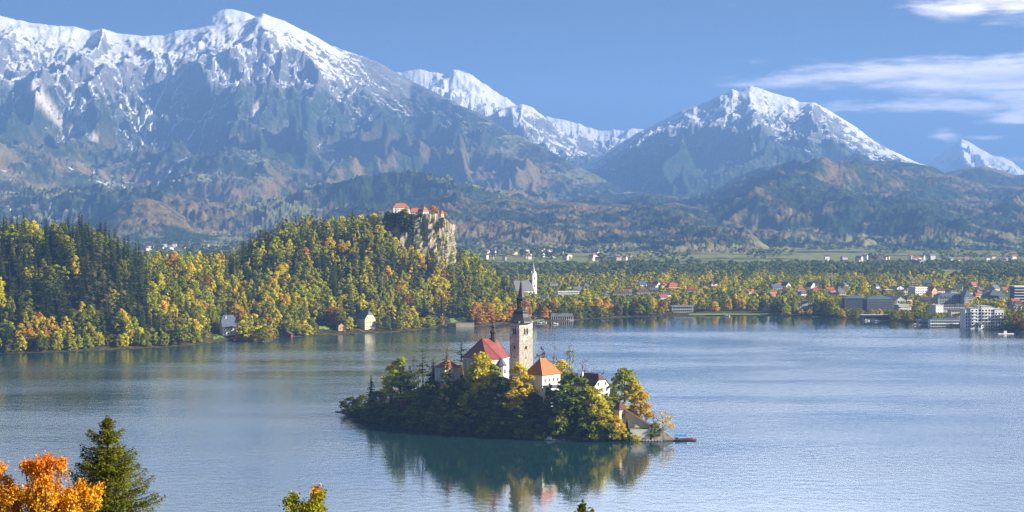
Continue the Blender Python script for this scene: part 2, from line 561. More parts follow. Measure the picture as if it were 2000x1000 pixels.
mountain('mountain', SKY_D, m_cone, 21000, 15500, PROF_S, 1740, 2400, 300, 80, 10, 360, 900, 61, rounds=8, rough=14, jag=1.0, edge_fade=30)
mountain('hills', SKY_E, m_foot, 9800, [(1020, 5600), (1400, 5300), (2400, 5300)], PROF_H, 1020, 2400, 560, 150, 12, 480, 750, 71, rounds=12, k=1.7, rough=13, edge_fade=60, low_amp=150, low_lam=750, low_cut=0.45)
mountain('hills', SKY_E2, m_foot, 11200, 8600, PROF_H, 1760, 2400, 260, 70, 10, 160, 700, 77, rounds=8, rough=12, edge_fade=40)
mountain('hills', SKY_F, m_foot, 7400, [(560, 5600), (900, 5000), (1540, 4900)], PROF_H, 560, 1540, 460, 120, 12, 400, 620, 83, rounds=12, k=1.6, rough=12, edge_fade=90, low_amp=170, low_lam=650, low_cut=0.4)
mountain('hills', SKY_G, m_foot, 7300, 6500, PROF_H, 110, 520, 200, 60, 30, 60, 380, 97, rounds=5, rough=9, edge_fade=60, back=900)

# ------------------------------------------------------------------ shoreline and ground
SHORE = [(-1500, 720), (-400, 700), (0, 690), (100, 688), (200, 684), (300, 679), (370, 675), (440, 667), (520, 669), (545, 659), (620, 656), (700, 652), (760, 650), (850, 641),
         (920, 638), (1000, 632), (1060, 630), (1100, 628), (1150, 623), (1250, 618), (1350, 617), (1500, 616), (1600, 619), (1700, 626), (1800, 634), (1900, 641), (2000, 650),
         (2400, 690), (3500, 720)]
_sh_u = np.array([p[0] for p in SHORE], float)
_sh_d = CAMZ * F / (np.array([p[1] for p in SHORE], float) - HOR)


def shore(px):
    return np.interp(px, _sh_u, _sh_d)


# crest of the wooded hills: column, ground row at the crest, crest distance
CREST = [(-700, 470, 1850), (-100, 464, 1800), (0, 468, 1780), (60, 474, 1770), (110, 482, 1760), (170, 476, 1750), (200, 486, 1750), (250, 522, 1760), (290, 538, 1790), (330, 540, 1820),
         (400, 540, 1880), (430, 538, 1960), (450, 528, 2000), (480, 512, 2040), (520, 490, 2080), (545, 474, 2090), (600, 462, 2100), (650, 464, 2100), (700, 460, 2100), (740, 452, 2100),
         (765, 472, 2100), (800, 486, 2100), (835, 496, 2100), (862, 508, 2100), (880, 522, 2105), (892, 526, 2110), (930, 536, 2120), (960, 562, 2130), (1000, 585, 2140), (1030, 596, 2150), (1080, 600, 2160)]
_cr = np.array(CREST, float)
PLAIN = 5.0


def ground_z(px, d):
    px = np.asarray(px, float)
    d = np.asarray(d, float)
    S = shore(px)
    inl = d - S
    z = np.where(inl < 0, np.clip(inl * 0.08, -4, 0) - 0.15, np.minimum(0.5 + inl * 0.05, 2.2) + np.clip(inl - 40, 0, 800) * 0.0045)
    cd = np.interp(px, _cr[:, 0], _cr[:, 2])
    cz = CAMZ - (np.interp(px, _cr[:, 0], _cr[:, 1]) - HOR) / F * cd
    wgt = ss(px, 1090, 1030)
    cz = np.maximum(cz, 4) * wgt
    q = np.clip((d - S - 6) / np.maximum(cd - S - 6, 30), 0, 1)
    e = np.where(q < 1, 0.25 * q + 0.75 * (q * q * (3 - 2 * q)), 1.0)
    # behind the crest
    bq = np.clip((d - cd - 25) / 330, 0, 1)
    e = np.where(d > cd, 1 - bq * bq * (3 - 2 * bq), e)
    hill = cz * e
    # castle rock: a sheer step just below the castle on its right-hand and front side
    z = np.maximum(z, 0) * (inl >= 0) + np.minimum(z, 0) + hill * (inl > 0)
    return z + np.where(inl > 10, 1.2 * fbm(X(px, d) / 45, d / 45, 2, 7), 0)


def gz(x, y):
    return float(ground_z(PX(x, y), y))


def ground_hit(px, py):
    """distance at which the ground appears at this picture position"""
    ds = np.concatenate([np.arange(float(shore(px)) + 1, 3200, 4.0), np.geomspace(3200, 9000, 120)])
    zz = ground_z(np.full_like(ds, px), ds)
    rows = HOR - (zz - CAMZ) / ds * F
    k = np.where(rows <= py)[0]
    return float(ds[k[0]]) if len(k) else float(ds[-1])


us = np.concatenate([np.linspace(-2500, -250, 24)[:-1], np.linspace(-250, 2250, 420), np.linspace(2250, 4500, 24)[1:]])
ds = np.concatenate([np.geomspace(60, 1250, 8), np.arange(1280, 2600, 9.0), np.geomspace(2610, 26000, 120)])
UU, DD = np.meshgrid(us, ds, indexing='ij')
GZ = ground_z(UU, DD)
GZ = np.where(DD > 2600, np.minimum(GZ, PLAIN + 6) + 5 * fbm(X(UU, DD) / 700, DD / 700, 3, 9), GZ)
GZ = np.where(DD < 1200, -4.0, GZ)

m_ground, t, out = new_mat('meadow_and_woodland_floor')
geo = t.node('ShaderNodeNewGeometry')
pos = geo.outputs['Position']
ps = t.node('ShaderNodeSeparateXYZ')
t.l.new(pos, ps.inputs[0])
yy = ps.outputs[1]
n1 = t.noise(t.mapping(pos, scale=(1 / 330., 1 / 240., 0.002)), 1.0, 4.0, 0.6)
n2 = t.noise(pos, 1 / 28., 5.0, 0.65)
n3 = t.noise(pos, 1 / 6., 4.0, 0.65)
field = t.mix(t.step(n2, 0.35, 0.7), (0.16, 0.185, 0.05, 1), (0.25, 0.24, 0.085, 1))
near = t.mix(t.step(n3, 0.4, 0.6), (0.035, 0.036, 0.016, 1), (0.11, 0.085, 0.035, 1))
wood = t.mix(t.step(n2, 0.4, 0.6), (0.022, 0.036, 0.017, 1), (0.085, 0.08, 0.028, 1))
fc = t.mix(t.step(n1, 0.40, 0.50), wood, field)
c = t.mix(t.step(yy, 2500., 3300.), near, fc)
p = t.node('ShaderNodeBsdfDiffuse')
t.put(p.inputs['Color'], c)
t.l.new(p.outputs[0], out.inputs[0])
gme = mesh_np('ground', np.stack([X(UU, DD), DD, GZ], -1).reshape(-1, 3), grid_faces(len(us), len(ds)), [m_ground], smooth=True)
tag(link('ground', gme), kind='structure')

# ------------------------------------------------------------------ lake
m_water, t, out = new_mat('lake_water')
geo = t.node('ShaderNodeNewGeometry')
pos = geo.outputs['Position']
# wind: calm lee round the island, ruffled water elsewhere, with long lanes
lane = t.noise(t.mapping(pos, rot=(0, 0, R(8)), scale=(1 / 260., 1 / 90., 1)), 1.0, 4.0, 0.55)
lane2 = t.noise(t.mapping(pos, rot=(0, 0, R(-5)), scale=(1 / 60., 1 / 16., 1)), 1.0, 3.0, 0.6)
sp = t.node('ShaderNodeSeparateXYZ')
t.l.new(pos, sp.inputs[0])
ix = t.math('DIVIDE', t.math('SUBTRACT', sp.outputs[0], 8.0), 105.0)
iy = t.math('DIVIDE', t.math('SUBTRACT', sp.outputs[1], 850.0), 190.0)
lee = t.math('EXPONENT', t.math('MULTIPLY', t.math('ADD', t.math('MULTIPLY', ix, ix), t.math('MULTIPLY', iy, iy)), -1.0))
wind = t.math('ADD', t.math('MULTIPLY', t.step(lane, 0.32, 0.68), 0.42), t.math('MULTIPLY', t.step(lane2, 0.25, 0.75), 0.14))
wind = t.math('ADD', wind, 0.32)
wind = t.math('MULTIPLY', wind, t.math('SUBTRACT', 1.0, t.math('MULTIPLY', lee, 0.93)))
shl = t.math('MULTIPLY', t.step(sp.outputs[1], 1760., 1960.), 0.8)
wind = t.math('MULTIPLY', wind, t.math('SUBTRACT', 1.0, shl))
r1 = t.noise(t.mapping(pos, rot=(0, 0, R(12)), scale=(0.20, 0.16, 1)), 1.0, 3.0, 0.55)
r2 = t.noise(t.mapping(pos, rot=(0, 0, R(-12)), scale=(0.55, 1.1, 1)), 1.0, 2.0, 0.5)
hgt = t.math('ADD', t.math('MULTIPLY', r1, 1.0), t.math('MULTIPLY', r2, 0.2))
hgt = t.math('MULTIPLY', hgt, t.math('ADD', t.math('MULTIPLY', wind, 1.0), 0.02))
bmp = t.node('ShaderNodeBump')
bmp.inputs['Strength'].default_value = 1.0
bmp.inputs['Distance'].default_value = 0.33
t.l.new(hgt, bmp.inputs['Height'])
pw = t.node('ShaderNodeBsdfPrincipled')
pw.inputs['Base Color'].default_value = (0.010, 0.044, 0.052, 1)
pw.inputs['IOR'].default_value = 2.1
t.put(pw.inputs['Roughness'], t.math('ADD', t.math('MULTIPLY', wind, 0.24), 0.012))
t.l.new(bmp.outputs[0], pw.inputs['Normal'])
t.l.new(pw.outputs[0], out.inputs[0])
wu = np.linspace(-2600, 4600, 60)
wd = np.concatenate([[40.], np.linspace(300, 2250, 40)])
WU, WD = np.meshgrid(wu, wd, indexing='ij')
wme = mesh_np('water', np.stack([X(WU, WD), WD, WU * 0], -1).reshape(-1, 3), grid_faces(len(wu), len(wd)), [m_water])
tag(link('water', wme), kind='structure')
# ------------------------------------------------------------------ mesh builder for built things
class MB:
    def __init__(s):
        s.v, s.f = [], []

    def poly(s, pts):
        i = len(s.v)
        s.v += [tuple(p) for p in pts]
        s.f.append(tuple(range(i, i + len(pts))))
        return s

    def prism(s, pts, z0, z1, cap=True):
        n = len(pts)
        i = len(s.v)
        s.v += [(p[0], p[1], z0) for p in pts] + [(p[0], p[1], z1) for p in pts]
        for k in range(n):
            s.f.append((i + k, i + (k + 1) % n, i + n + (k + 1) % n, i + n + k))
        if cap:
            s.f.append(tuple(i + n + k for k in range(n)))
            s.f.append(tuple(i + n - 1 - k for k in range(n)))
        return s

    def box(s, x0, x1, y0, y1, z0, z1):
        return s.prism([(x0, y0), (x1, y0), (x1, y1), (x0, y1)], z0, z1)

    def rings(s, prof, n=8, cx=0, cy=0, rot=0.0, sx=1.0, sy=1.0, cap=True):
        """lathe or faceted spire: list of (radius, z)"""
        i = len(s.v)
        for r, z in prof:
            for k in range(n):
                a = rot + 2 * math.pi * k / n
                s.v.append((cx + r * sx * math.cos(a), cy + r * sy * math.sin(a), z))
        for j in range(len(prof) - 1):
            for k in range(n):
                k2 = (k + 1) % n
                s.f.append((i + j * n + k, i + j * n + k2, i + (j + 1) * n + k2, i + (j + 1) * n + k))
        if cap:
            s.f.append(tuple(i + n - 1 - k for k in range(n)))
            e = i + (len(prof) - 1) * n
            s.f.append(tuple(e + k for k in range(n)))
        return s

    def tube(s, pts, rads, n=6):
        i = len(s.v)
        P = [Vector(p) for p in pts]
        for j, p in enumerate(P):
            a = P[min(j + 1, len(P) - 1)] - P[max(j - 1, 0)]
            a.normalize()
            u = a.cross(Vector((0.3, 0.2, 1.0) if abs(a.z) < 0.9 else (1, 0, 0))).normalized()
            w2 = a.cross(u)
            for k in range(n):
                q = 2 * math.pi * k / n
                s.v.append(tuple(p + (u * math.cos(q) + w2 * math.sin(q)) * rads[j]))
        for j in range(len(P) - 1):
            for k in range(n):
                k2 = (k + 1) % n
                s.f.append((i + j * n + k, i + j * n + k2, i + (j + 1) * n + k2, i + (j + 1) * n + k))
        s.f.append(tuple(i + n - 1 - k for k in range(n)))
        s.f.append(tuple(i + (len(P) - 1) * n + k for k in range(n)))
        return s

    def mesh(s, name, m, smooth=False):
        me = bpy.data.meshes.new(name)
        me.from_pydata(s.v, [], s.f)
        me.materials.append(m)
        if smooth:
            me.polygons.foreach_set('use_smooth', [True] * len(me.polygons))
        me.update()
        return me

    def build(s, name, m, parent=None, loc=None, rz=0.0, smooth=False):
        return link(name, s.mesh(name, m, smooth), parent, loc, rz)


def thing(name, label, cat, loc=(0, 0, 0), rz=0.0, group=None):
    o = link(name, None, None, loc, rz)
    return tag(o, label, cat, group)


# materials of built things
M_white = rough_mat('white_plaster', (0.74, 0.72, 0.67), 0.9, 0.18, 0.35, streak=True)
M_old = rough_mat('weathered_plaster', (0.66, 0.63, 0.57), 0.9, 0.3, 0.5, col2=(0.36, 0.34, 0.31), streak=True)
M_cream = rough_mat('cream_plaster', (0.66, 0.56, 0.38), 0.9, 0.15, 0.4, streak=True)
M_peach = rough_mat('peach_plaster', (0.62, 0.40, 0.22), 0.9, 0.15, 0.4)
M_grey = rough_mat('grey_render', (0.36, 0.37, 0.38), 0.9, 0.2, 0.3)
M_dkgrey = rough_mat('dark_cladding', (0.10, 0.115, 0.14), 0.8, 0.25, 0.3)
M_conc = rough_mat('pale_concrete', (0.48, 0.46, 0.43), 0.9, 0.25, 0.4, streak=True)
M_red = rough_mat('red_tiles', (0.40, 0.105, 0.055), 0.85, 0.3, 1.2)
M_orange = rough_mat('orange_tiles', (0.48, 0.16, 0.06), 0.85, 0.3, 1.4)
M_churchroof = rough_mat('church_roof_sheet', (0.27, 0.075, 0.065), 0.55, 0.25, 0.5)
M_brown = rough_mat('brown_tiles', (0.13, 0.07, 0.05), 0.85, 0.35, 1.3)
M_slate = rough_mat('grey_slate', (0.15, 0.16, 0.18), 0.7, 0.3, 0.9)
M_slateb = rough_mat('blue_grey_roof', (0.10, 0.13, 0.19), 0.6, 0.3, 0.7)
M_copper = rough_mat('dark_spire_sheet', (0.035, 0.033, 0.036), 0.5, 0.4, 1.0, col2=(0.07, 0.06, 0.055))
M_glass, t, out = new_mat('window_glass')
p = t.node('ShaderNodeBsdfPrincipled')
p.inputs['Base Color'].default_value = (0.025, 0.03, 0.038, 1)
p.inputs['Roughness'].default_value = 0.12
t.l.new(p.outputs[0], out.inputs[0])
M_wood = rough_mat('weathered_wood', (0.20, 0.14, 0.09), 0.9, 0.4, 1.5)
M_dkwood = rough_mat('dark_wood', (0.055, 0.04, 0.03), 0.9, 0.4, 1.5)
M_redwood = rough_mat('red_painted_wood', (0.20, 0.045, 0.035), 0.9, 0.3, 1.0)
M_stone = rough_mat('pale_stone', (0.50, 0.46, 0.39), 0.95, 0.35, 0.8, col2=(0.25, 0.23, 0.20), bump=0.6)
M_lawn = rough_mat('mown_grass', (0.17, 0.24, 0.035), 0.95, 0.3, 0.4)
M_bluecloth = rough_mat('blue_canvas', (0.04, 0.24, 0.72), 0.8, 0.2, 2.0)
M_orangecloth = rough_mat('orange_canvas', (0.55, 0.13, 0.03), 0.8, 0.2, 2.0)
M_boatwhite = rough_mat('white_boat_paint', (0.78, 0.78, 0.76), 0.5, 0.1, 1.0)
M_steel = rough_mat('grey_metal', (0.42, 0.43, 0.45), 0.5, 0.2, 1.0)

# masonry of the bell tower: plaster worn off towards the foot, showing dark stones
M_tower, t, out = new_mat('worn_tower_masonry')
tcn = t.node('ShaderNodeTexCoord')
v = tcn.outputs['Object']
sz = t.node('ShaderNodeSeparateXYZ')
t.l.new(v, sz.inputs[0])
n_a = t.noise(v, 0.35, 5.0, 0.65)
n_b = t.noise(t.mapping(v, scale=(1.0, 1.0, 2.2)), 1.3, 4.0, 0.6)
worn = t.step(t.math('ADD', t.math('MULTIPLY', sz.outputs[2], -0.014), t.math('ADD', n_a, 0.0)), 0.02, 0.20)
stones = t.mix(t.step(n_b, 0.42, 0.58), (0.22, 0.19, 0.16, 1), (0.52, 0.47, 0.40, 1))
plas = t.mix(t.step(n_a, 0.4, 0.7), (0.70, 0.66, 0.58, 1), (0.50, 0.46, 0.40, 1))
p = t.node('ShaderNodeBsdfPrincipled')
p.inputs['Roughness'].default_value = 0.95
t.put(p.inputs['Base Color'], t.mix(worn, plas, stones))
b = t.node('ShaderNodeBump')
b.inputs['Strength'].default_value = 0.5
b.inputs['Distance'].default_value = 0.15
t.l.new(n_b, b.inputs['Height'])
t.l.new(b.outputs[0], p.inputs['Normal'])
t.l.new(p.outputs[0], out.inputs[0])

# limestone cliff
M_cliff, t, out = new_mat('limestone_cliff')
geo = t.node('ShaderNodeNewGeometry')
v = geo.outputs['Position']
up = t.node('ShaderNodeSeparateXYZ')
t.l.new(geo.outputs['Normal'], up.inputs[0])
n_a = t.noise(t.mapping(v, scale=(1, 1, 0.35)), 0.14, 6.0, 0.65)
n_b = t.noise(v, 0.5, 5.0, 0.65)
rk = t.mix(t.step(n_a, 0.35, 0.62), (0.26, 0.225, 0.18, 1), (0.47, 0.40, 0.31, 1))
rk = t.mix(t.step(n_b, 0.55, 0.75), rk, (0.17, 0.15, 0.125, 1))
gr = t.mix(t.step(n_b, 0.4, 0.6), (0.05, 0.07, 0.02, 1), (0.15, 0.15, 0.035, 1))
gn = t.noise(v, 0.09, 4.0, 0.6)
gmask = t.step(t.math('ADD', t.math('MULTIPLY', up.outputs[2], 1.0), gn), 0.62, 0.80)
p = t.node('ShaderNodeBsdfDiffuse')
t.put(p.inputs['Color'], t.mix(gmask, rk, gr))
b = t.node('ShaderNodeBump')
b.inputs['Strength'].default_value = 0.9
b.inputs['Distance'].default_value = 1.5
t.l.new(n_a, b.inputs['Height'])
t.l.new(b.outputs[0], p.inputs['Normal'])
t.l.new(p.outputs[0], out.inputs[0])

# foliage: the colour of the tree (object colour) times a leaf-to-leaf variation held in the mesh
M_leaf, t, out = new_mat('foliage')
oi = t.node('ShaderNodeObjectInfo')
at = t.node('ShaderNodeAttribute', attribute_name='tint')
c = t.mix(1.0, oi.outputs['Color'], at.outputs['Color'], 'MULTIPLY')
d1 = t.node('ShaderNodeBsdfDiffuse')
d2 = t.node('ShaderNodeBsdfTranslucent')
t.put(d1.inputs['Color'], c)
t.put(d2.inputs['Color'], t.mix(1.0, c, (1.0, 0.95, 0.6, 1), 'MULTIPLY'))
mx = t.node('ShaderNodeMixShader')
mx.inputs[0].default_value = 0.45
t.l.new(d1.outputs[0], mx.inputs[1])
t.l.new(d2.outputs[0], mx.inputs[2])
t.l.new(mx.outputs[0], out.inputs[0])
M_bark = rough_mat('bark', (0.085, 0.065, 0.05), 0.95, 0.4, 1.2)

# ------------------------------------------------------------------ tree kinds
RNG = np.random.RandomState(5)


def quads(cen, nrm, sx, sy, rng):
    """leaf-sized quads: centre, facing, half sizes"""
    n = len(cen)
    nrm = nrm / (np.linalg.norm(nrm, axis=1, keepdims=True) + 1e-9)
    a = rng.randn(n, 3)
    u = np.cross(nrm, a)
    u /= np.linalg.norm(u, axis=1, keepdims=True) + 1e-9
    w2 = np.cross(nrm, u)
    sx = np.broadcast_to(np.asarray(sx, float), (n,))[:, None]
    sy = np.broadcast_to(np.asarray(sy, float), (n,))[:, None]
    v = np.stack([cen - u * sx - w2 * sy * 0.5, cen + u * sx * 0.7 - w2 * sy, cen + u * sx + w2 * sy * 0.6, cen - u * sx * 0.6 + w2 * sy], 1)
    return v.reshape(-1, 3), np.arange(n * 4).reshape(n, 4)


def tint_of(n, rng, spread=0.35, per=4):
    b = 1 + spread * (rng.rand(n, 1) - 0.5) * 2
    hue = 1 + 0.18 * (rng.rand(n, 3) - 0.5)
    return np.repeat(np.clip(b * hue, 0.2, 1.8), per, 0)


def crown_broad(H, Rr, nclump, nleaf, leaf, rng, base=0.22, shape=1.0, open_=0.0):
    """uneven crown made of many leafy boughs"""
    cs, rs = [], []
    lop = rng.randn(2) * 0.10 * Rr
    for i in range(nclump):
        zf = rng.beta(1.15 * shape + 0.15, 1.15)
        prof = (math.sin(math.pi * min(1, (zf * 0.84 + 0.16)) ** 0.8) ** 0.6)
        a = rng.rand() * 2 * math.pi
        rr = Rr * prof * (0.35 + 0.62 * math.sqrt(rng.rand())) * (0.8 + 0.4 * rng.rand())
        cs.append((rr * math.cos(a) + lop[0] * zf, rr * math.sin(a) + lop[1] * zf, H * (base + (0.96 - base) * zf)))
        rs.append(Rr * (0.19 + 0.19 * rng.rand()) * (1.1 - 0.35 * zf))
    cs.append((lop[0], lop[1], H * 0.95))
    rs.append(Rr * 0.22)
    P, N, T = [], [], []
    for c, r in zip(cs, rs):
        n = max(6, int(nleaf * (r / (Rr * 0.3)) ** 2))
        dr = rng.randn(n, 3)
        dr /= np.linalg.norm(dr, axis=1, keepdims=True)
        dr[:, 2] = np.where(dr[:, 2] < -0.35, -dr[:, 2], dr[:, 2])
        rad = r * (0.62 + 0.5 * rng.rand(n, 1))
        P.append(np.array(c) + dr * rad * np.array([1.0, 1.0, 1.05]))
        N.append(dr + 0.55 * rng.randn(n, 3))
        tb = 0.82 + 0.36 * rng.rand()
        T.append(np.full((n, 1), tb) * (1 + 0.4 * (rng.rand(n, 1) - 0.5)) * (1 + 0.16 * (rng.rand(n, 3) - 0.5)))
    P, N, T = np.concatenate(P), np.concatenate(N), np.concatenate(T)
    if open_:
        k = rng.rand(len(P)) > open_
        P, N, T = P[k], N[k], T[k]
    v, f = quads(P, N, leaf * (0.7 + 0.6 * rng.rand(len(P))), leaf * (0.6 + 0.5 * rng.rand(len(P))), rng)
    return v, f, np.repeat(T, 4, 0), cs


def trunk_broad(H, r0, cs, rng, lim=9):
    m = MB()
    top = H * 0.80
    pts = [(0, 0, -1.0), (0.05 * r0, 0, H * 0.2), (cs[-1][0] * 0.4, cs[-1][1] * 0.4, H * 0.5), (cs[-1][0] * 0.9, cs[-1][1] * 0.9, top)]
    m.tube(pts, [r0 * 1.25, r0 * 0.9, r0 * 0.55, r0 * 0.15], 6)
    for c in cs[:lim]:
        z0 = max(H * 0.18, c[2] - H * 0.22)
        m.tube([(0, 0, z0), (c[0] * 0.5, c[1] * 0.5, (z0 + c[2]) / 2 + 0.02 * H), tuple(c)], [r0 * 0.42, r0 * 0.25, r0 * 0.06], 4)
    return m


def crown_conifer(H, Rr, levels, per, rng, base=0.08, droop=0.35, w_=1.0, gap=0.12):
    P0, P1, W, T = [], [], [], []
    for k in range(levels):
        q = base + (1 - base) * (k + 0.5 * rng.rand()) / levels
        rad = Rr * (1 - q) ** 0.70 * (0.82 + 0.3 * rng.rand()) + 0.012 * H
        nb = max(4, int(per * (0.55 + 0.45 * (1 - q))))
        a0 = rng.rand() * 6.28
        for j in range(nb):
            if rng.rand() < gap:
                continue
            a = a0 + 6.283 * j / nb + 0.35 * rng.randn()
            rr = rad * (0.72 + 0.42 * rng.rand())
            z = H * q + 0.012 * H * rng.randn()
            e = np.array([math.cos(a), math.sin(a), 0])
            tb = 0.75 + 0.5 * rng.rand()
            seg = 3
            for sgm in range(seg):
                f0, f1 = sgm / seg, (sgm + 1) / seg
                dz0, dz1 = -droop * rr * f0 ** 1.2 + 0.10 * rr * f0 ** 3, -droop * rr * f1 ** 1.2 + 0.16 * rr * f1 ** 3
                P0.append(e * rr * f0 + np.array([0, 0, z + dz0]))
                P1.append(e * rr * f1 + np.array([0, 0, z + dz1]))
                W.append(rr * w_ * (0.34 - 0.07 * sgm) * (0.8 + 0.4 * rng.rand()))
                T.append(tb * (0.8 + 0.2 * sgm))
    P0, P1, W, T = np.array(P0), np.array(P1), np.array(W)[:, None], np.array(T)[:, None]
    dr = P1 - P0
    side = np.cross(dr, [0, 0, 1.0])
    side /= np.linalg.norm(side, axis=1, keepdims=True) + 1e-9
    dn = np.array([0, 0, -1.0])
    tilt = rng.randn(len(P0), 1) * 0.4
    s1 = side + dn * (0.55 + tilt)
    s2 = -side + dn * (0.55 - tilt)
    vs, fs, ts = [], [], []
    off = 0
    for sv in (s1, s2):
        jit = 1 + 0.5 * (rng.rand(len(P0), 1) - 0.5)
        v = np.stack([P0, P1 + dr * 0.12, P1 + sv * W * 0.55 * jit, P0 + sv * W * jit + dr * 0.1], 1).reshape(-1, 3)
        vs.append(v)
        fs.append(np.arange(len(v)).reshape(-1, 4) + off)
        off += len(v)
        c = np.clip(T * (1 + 0.3 * (rng.rand(len(P0), 3) - 0.5) * 0.6), 0.2, 1.8)
        ts.append(np.repeat(c, 4, 0))
    return np.concatenate(vs), np.concatenate(fs), np.concatenate(ts)


class Kind:
    """one kind of tree: crown mesh, trunk mesh, both joined, and raw arrays for woods"""

    def __init__(s, name, H, Rr, crown, tr):
        s.name, s.H, s.R = name, H, Rr
        v, f, c = crown
        s.raw = (v, f, c)
        s.crown = mesh_np(name + '_crown', v, f, [M_leaf], vcol=c)
        s.trunk = tr.mesh(name + '_trunk', M_bark)
        tv = np.array(tr.v)
        quad = np.array([q for q in tr.f if len(q) == 4])
        s.whole = mesh_np(name, np.concatenate([v, tv]), np.concatenate([f, quad + len(v)]), [M_leaf, M_bark],
                          fmat=np.concatenate([np.zeros(len(f)), np.ones(len(quad))]), vcol=np.concatenate([c, np.ones((len(tv), 3))]))


def mk_broad(H, Rr, ncl, nl, leaf, seed, **kw):
    rng = np.random.RandomState(seed)
    v, f, c, cs = crown_broad(H, Rr, ncl, nl, leaf, rng, **kw)
    return Kind('broadleaf_tree', H, Rr, (v, f, c), trunk_broad(H, H * 0.018, cs, rng))


def mk_conifer(H, Rr, lv, per, seed, **kw):
    rng = np.random.RandomState(seed)
    tr = MB().tube([(0, 0, -1), (0, 0, H * 0.5), (0, 0, H * 0.99)], [H * 0.016, H * 0.009, H * 0.001], 6)
    return Kind('spruce_tree', H, Rr, crown_conifer(H, Rr, lv, per, rng, **kw), tr)


BROAD = [mk_broad(18, 5.2, 52, 52, 0.44, 100 + i, base=0.08) for i in range(5)] + [mk_broad(20, 4.2, 46, 50, 0.42, 120 + i, base=0.07, shape=1.1) for i in range(3)]
TALL = [mk_broad(20, 2.6, 34, 46, 0.36, 140 + i, base=0.06) for i in range(2)]
BUSH = [mk_broad(6, 3.6, 30, 42, 0.32, 160 + i, base=0.03) for i in range(2)]
SPARSE = [mk_broad(16, 4.2, 20, 26, 0.36, 180 + i, base=0.18, open_=0.45) for i in range(3)]
BARE = [mk_broad(15, 4.2, 26, 14, 0.24, 200 + i, base=0.22, open_=0.55) for i in range(2)]
SPRUCE = [mk_conifer(26, 4.3, 24, 9, 220 + i) for i in range(5)]
NARROW = [mk_conifer(24, 3.0, 24, 8, 240 + i, droop=0.45) for i in range(3)]
LARCH = [mk_conifer(24, 4.0, 18, 7, 260 + i, droop=0.1, w_=0.75, gap=0.3) for i in range(2)]
PINE = [mk_conifer(22, 4.6, 9, 8, 280 + i, base=0.42, droop=0.05, w_=1.0, gap=0.25) for i in range(2)]
LO_B = [mk_broad(18, 5.2, 12, 22, 0.85, 300 + i, base=0.16) for i in range(4)]
LO_S = [mk_conifer(26, 4.3, 15, 7, 320 + i) for i in range(3)]
VLO = [mk_broad(18, 7.0, 9, 8, 1.9, 340 + i, base=0.05) for i in range(3)]

COLOURS = {'dark green': (0.045, 0.068, 0.02), 'deep green': (0.095, 0.125, 0.024), 'green': (0.15, 0.19, 0.022), 'olive': (0.26, 0.275, 0.018), 'yellow-green': (0.4, 0.42, 0.014), 'yellow': (0.66, 0.58, 0.01), 'golden': (0.7, 0.52, 0.01), 'orange': (0.62, 0.34, 0.018), 'rust': (0.36, 0.19, 0.035), 'brown': (0.165, 0.11, 0.055), 'pale green': (0.22, 0.26, 0.06), 'grey-brown': (0.165, 0.132, 0.099)}


def tree(kind, x, y, z, h, wr, colour, label, group=None, name=None, cat='tree', parts=True, rng=random):
    """one tree: Empty > trunk, crown, or a single mesh when it is too small to show them"""
    k = kind
    c = COLOURS[colour]
    j = 0.86 + 0.28 * rng.random()
    col = (c[0] * j * (0.94 + 0.12 * rng.random()), c[1] * j, c[2] * j, 1)
    sx = wr / k.R
    szz = h / k.H
    rz = rng.random() * 6.28
    nm = name or k.name
    if parts:
        o = thing(nm, label, cat, (x, y, z), rz, group)
        tr = link('trunk', k.trunk, o)
        cr = link('crown', k.crown, o)
        cr.color = col
    else:
        o = tag(link(nm, k.whole, None, (x, y, z), rz), label, cat, group)
        o.color = col
    o.scale = (sx, sx, szz)
    return o


def woods(name, rows, label=None):
    """many trees nobody could count, as one mesh; rows: kind, x, y, z, height, radius, colour"""
    V, Fc, Cc = [], [], []
    off = 0
    rng = np.random.RandomState(77)
    for (k, x, y, z, h, wr, c) in rows:
        v, f, tn = k.raw
        a = rng.rand() * 6.28
        ca, sa = math.cos(a), math.sin(a)
        sx, szz = wr / k.R, h / k.H
        vv = np.stack([(v[:, 0] * ca - v[:, 1] * sa) * sx + x, (v[:, 0] * sa + v[:, 1] * ca) * sx + y, v[:, 2] * szz + z], 1)
        V.append(vv)
        Fc.append(f + off)
        off += len(v)
        j = 0.84 + 0.32 * rng.rand()
        Cc.append(tn * np.array(c) * j)
    me = mesh_np(name, np.concatenate(V), np.concatenate(Fc), [M_leaf], vcol=np.concatenate(Cc))
    o = link(name, me)
    tag(o, label, None, None, 'stuff')
    return o


ORD = ['first', 'second', 'third', 'fourth', 'fifth', 'sixth', 'seventh', 'eighth', 'ninth', 'tenth', 'eleventh', 'twelfth', 'thirteenth', 'fourteenth', 'fifteenth', 'sixteenth', 'seventeenth',
       'eighteenth', 'nineteenth']
TENS = {2: 'twent', 3: 'thirt', 4: 'fort', 5: 'fift', 6: 'sixt', 7: 'sevent', 8: 'eight', 9: 'ninet'}


def ordinal(i):
    """0 -> first"""
    n = i + 1
    if n < 20:
        return ORD[n - 1]
    a, b = divmod(n, 10)
    return TENS[a] + 'ieth' if b == 0 else TENS[a] + 'y-' + ORD[b - 1]

# ------------------------------------------------------------------ the hillside under the viewer
HU = np.linspace(-420, 420, 70)
HD = np.linspace(-80, 330, 60)
hx_, hy_ = np.meshgrid(HU, HD, indexing='ij')


def slope_z(x, y):
    return 117.5 - 0.385 * np.asarray(y, float) + 2.0 * fbm(np.asarray(x, float) / 30, np.asarray(y, float) / 30, 3, 3) - 1.0


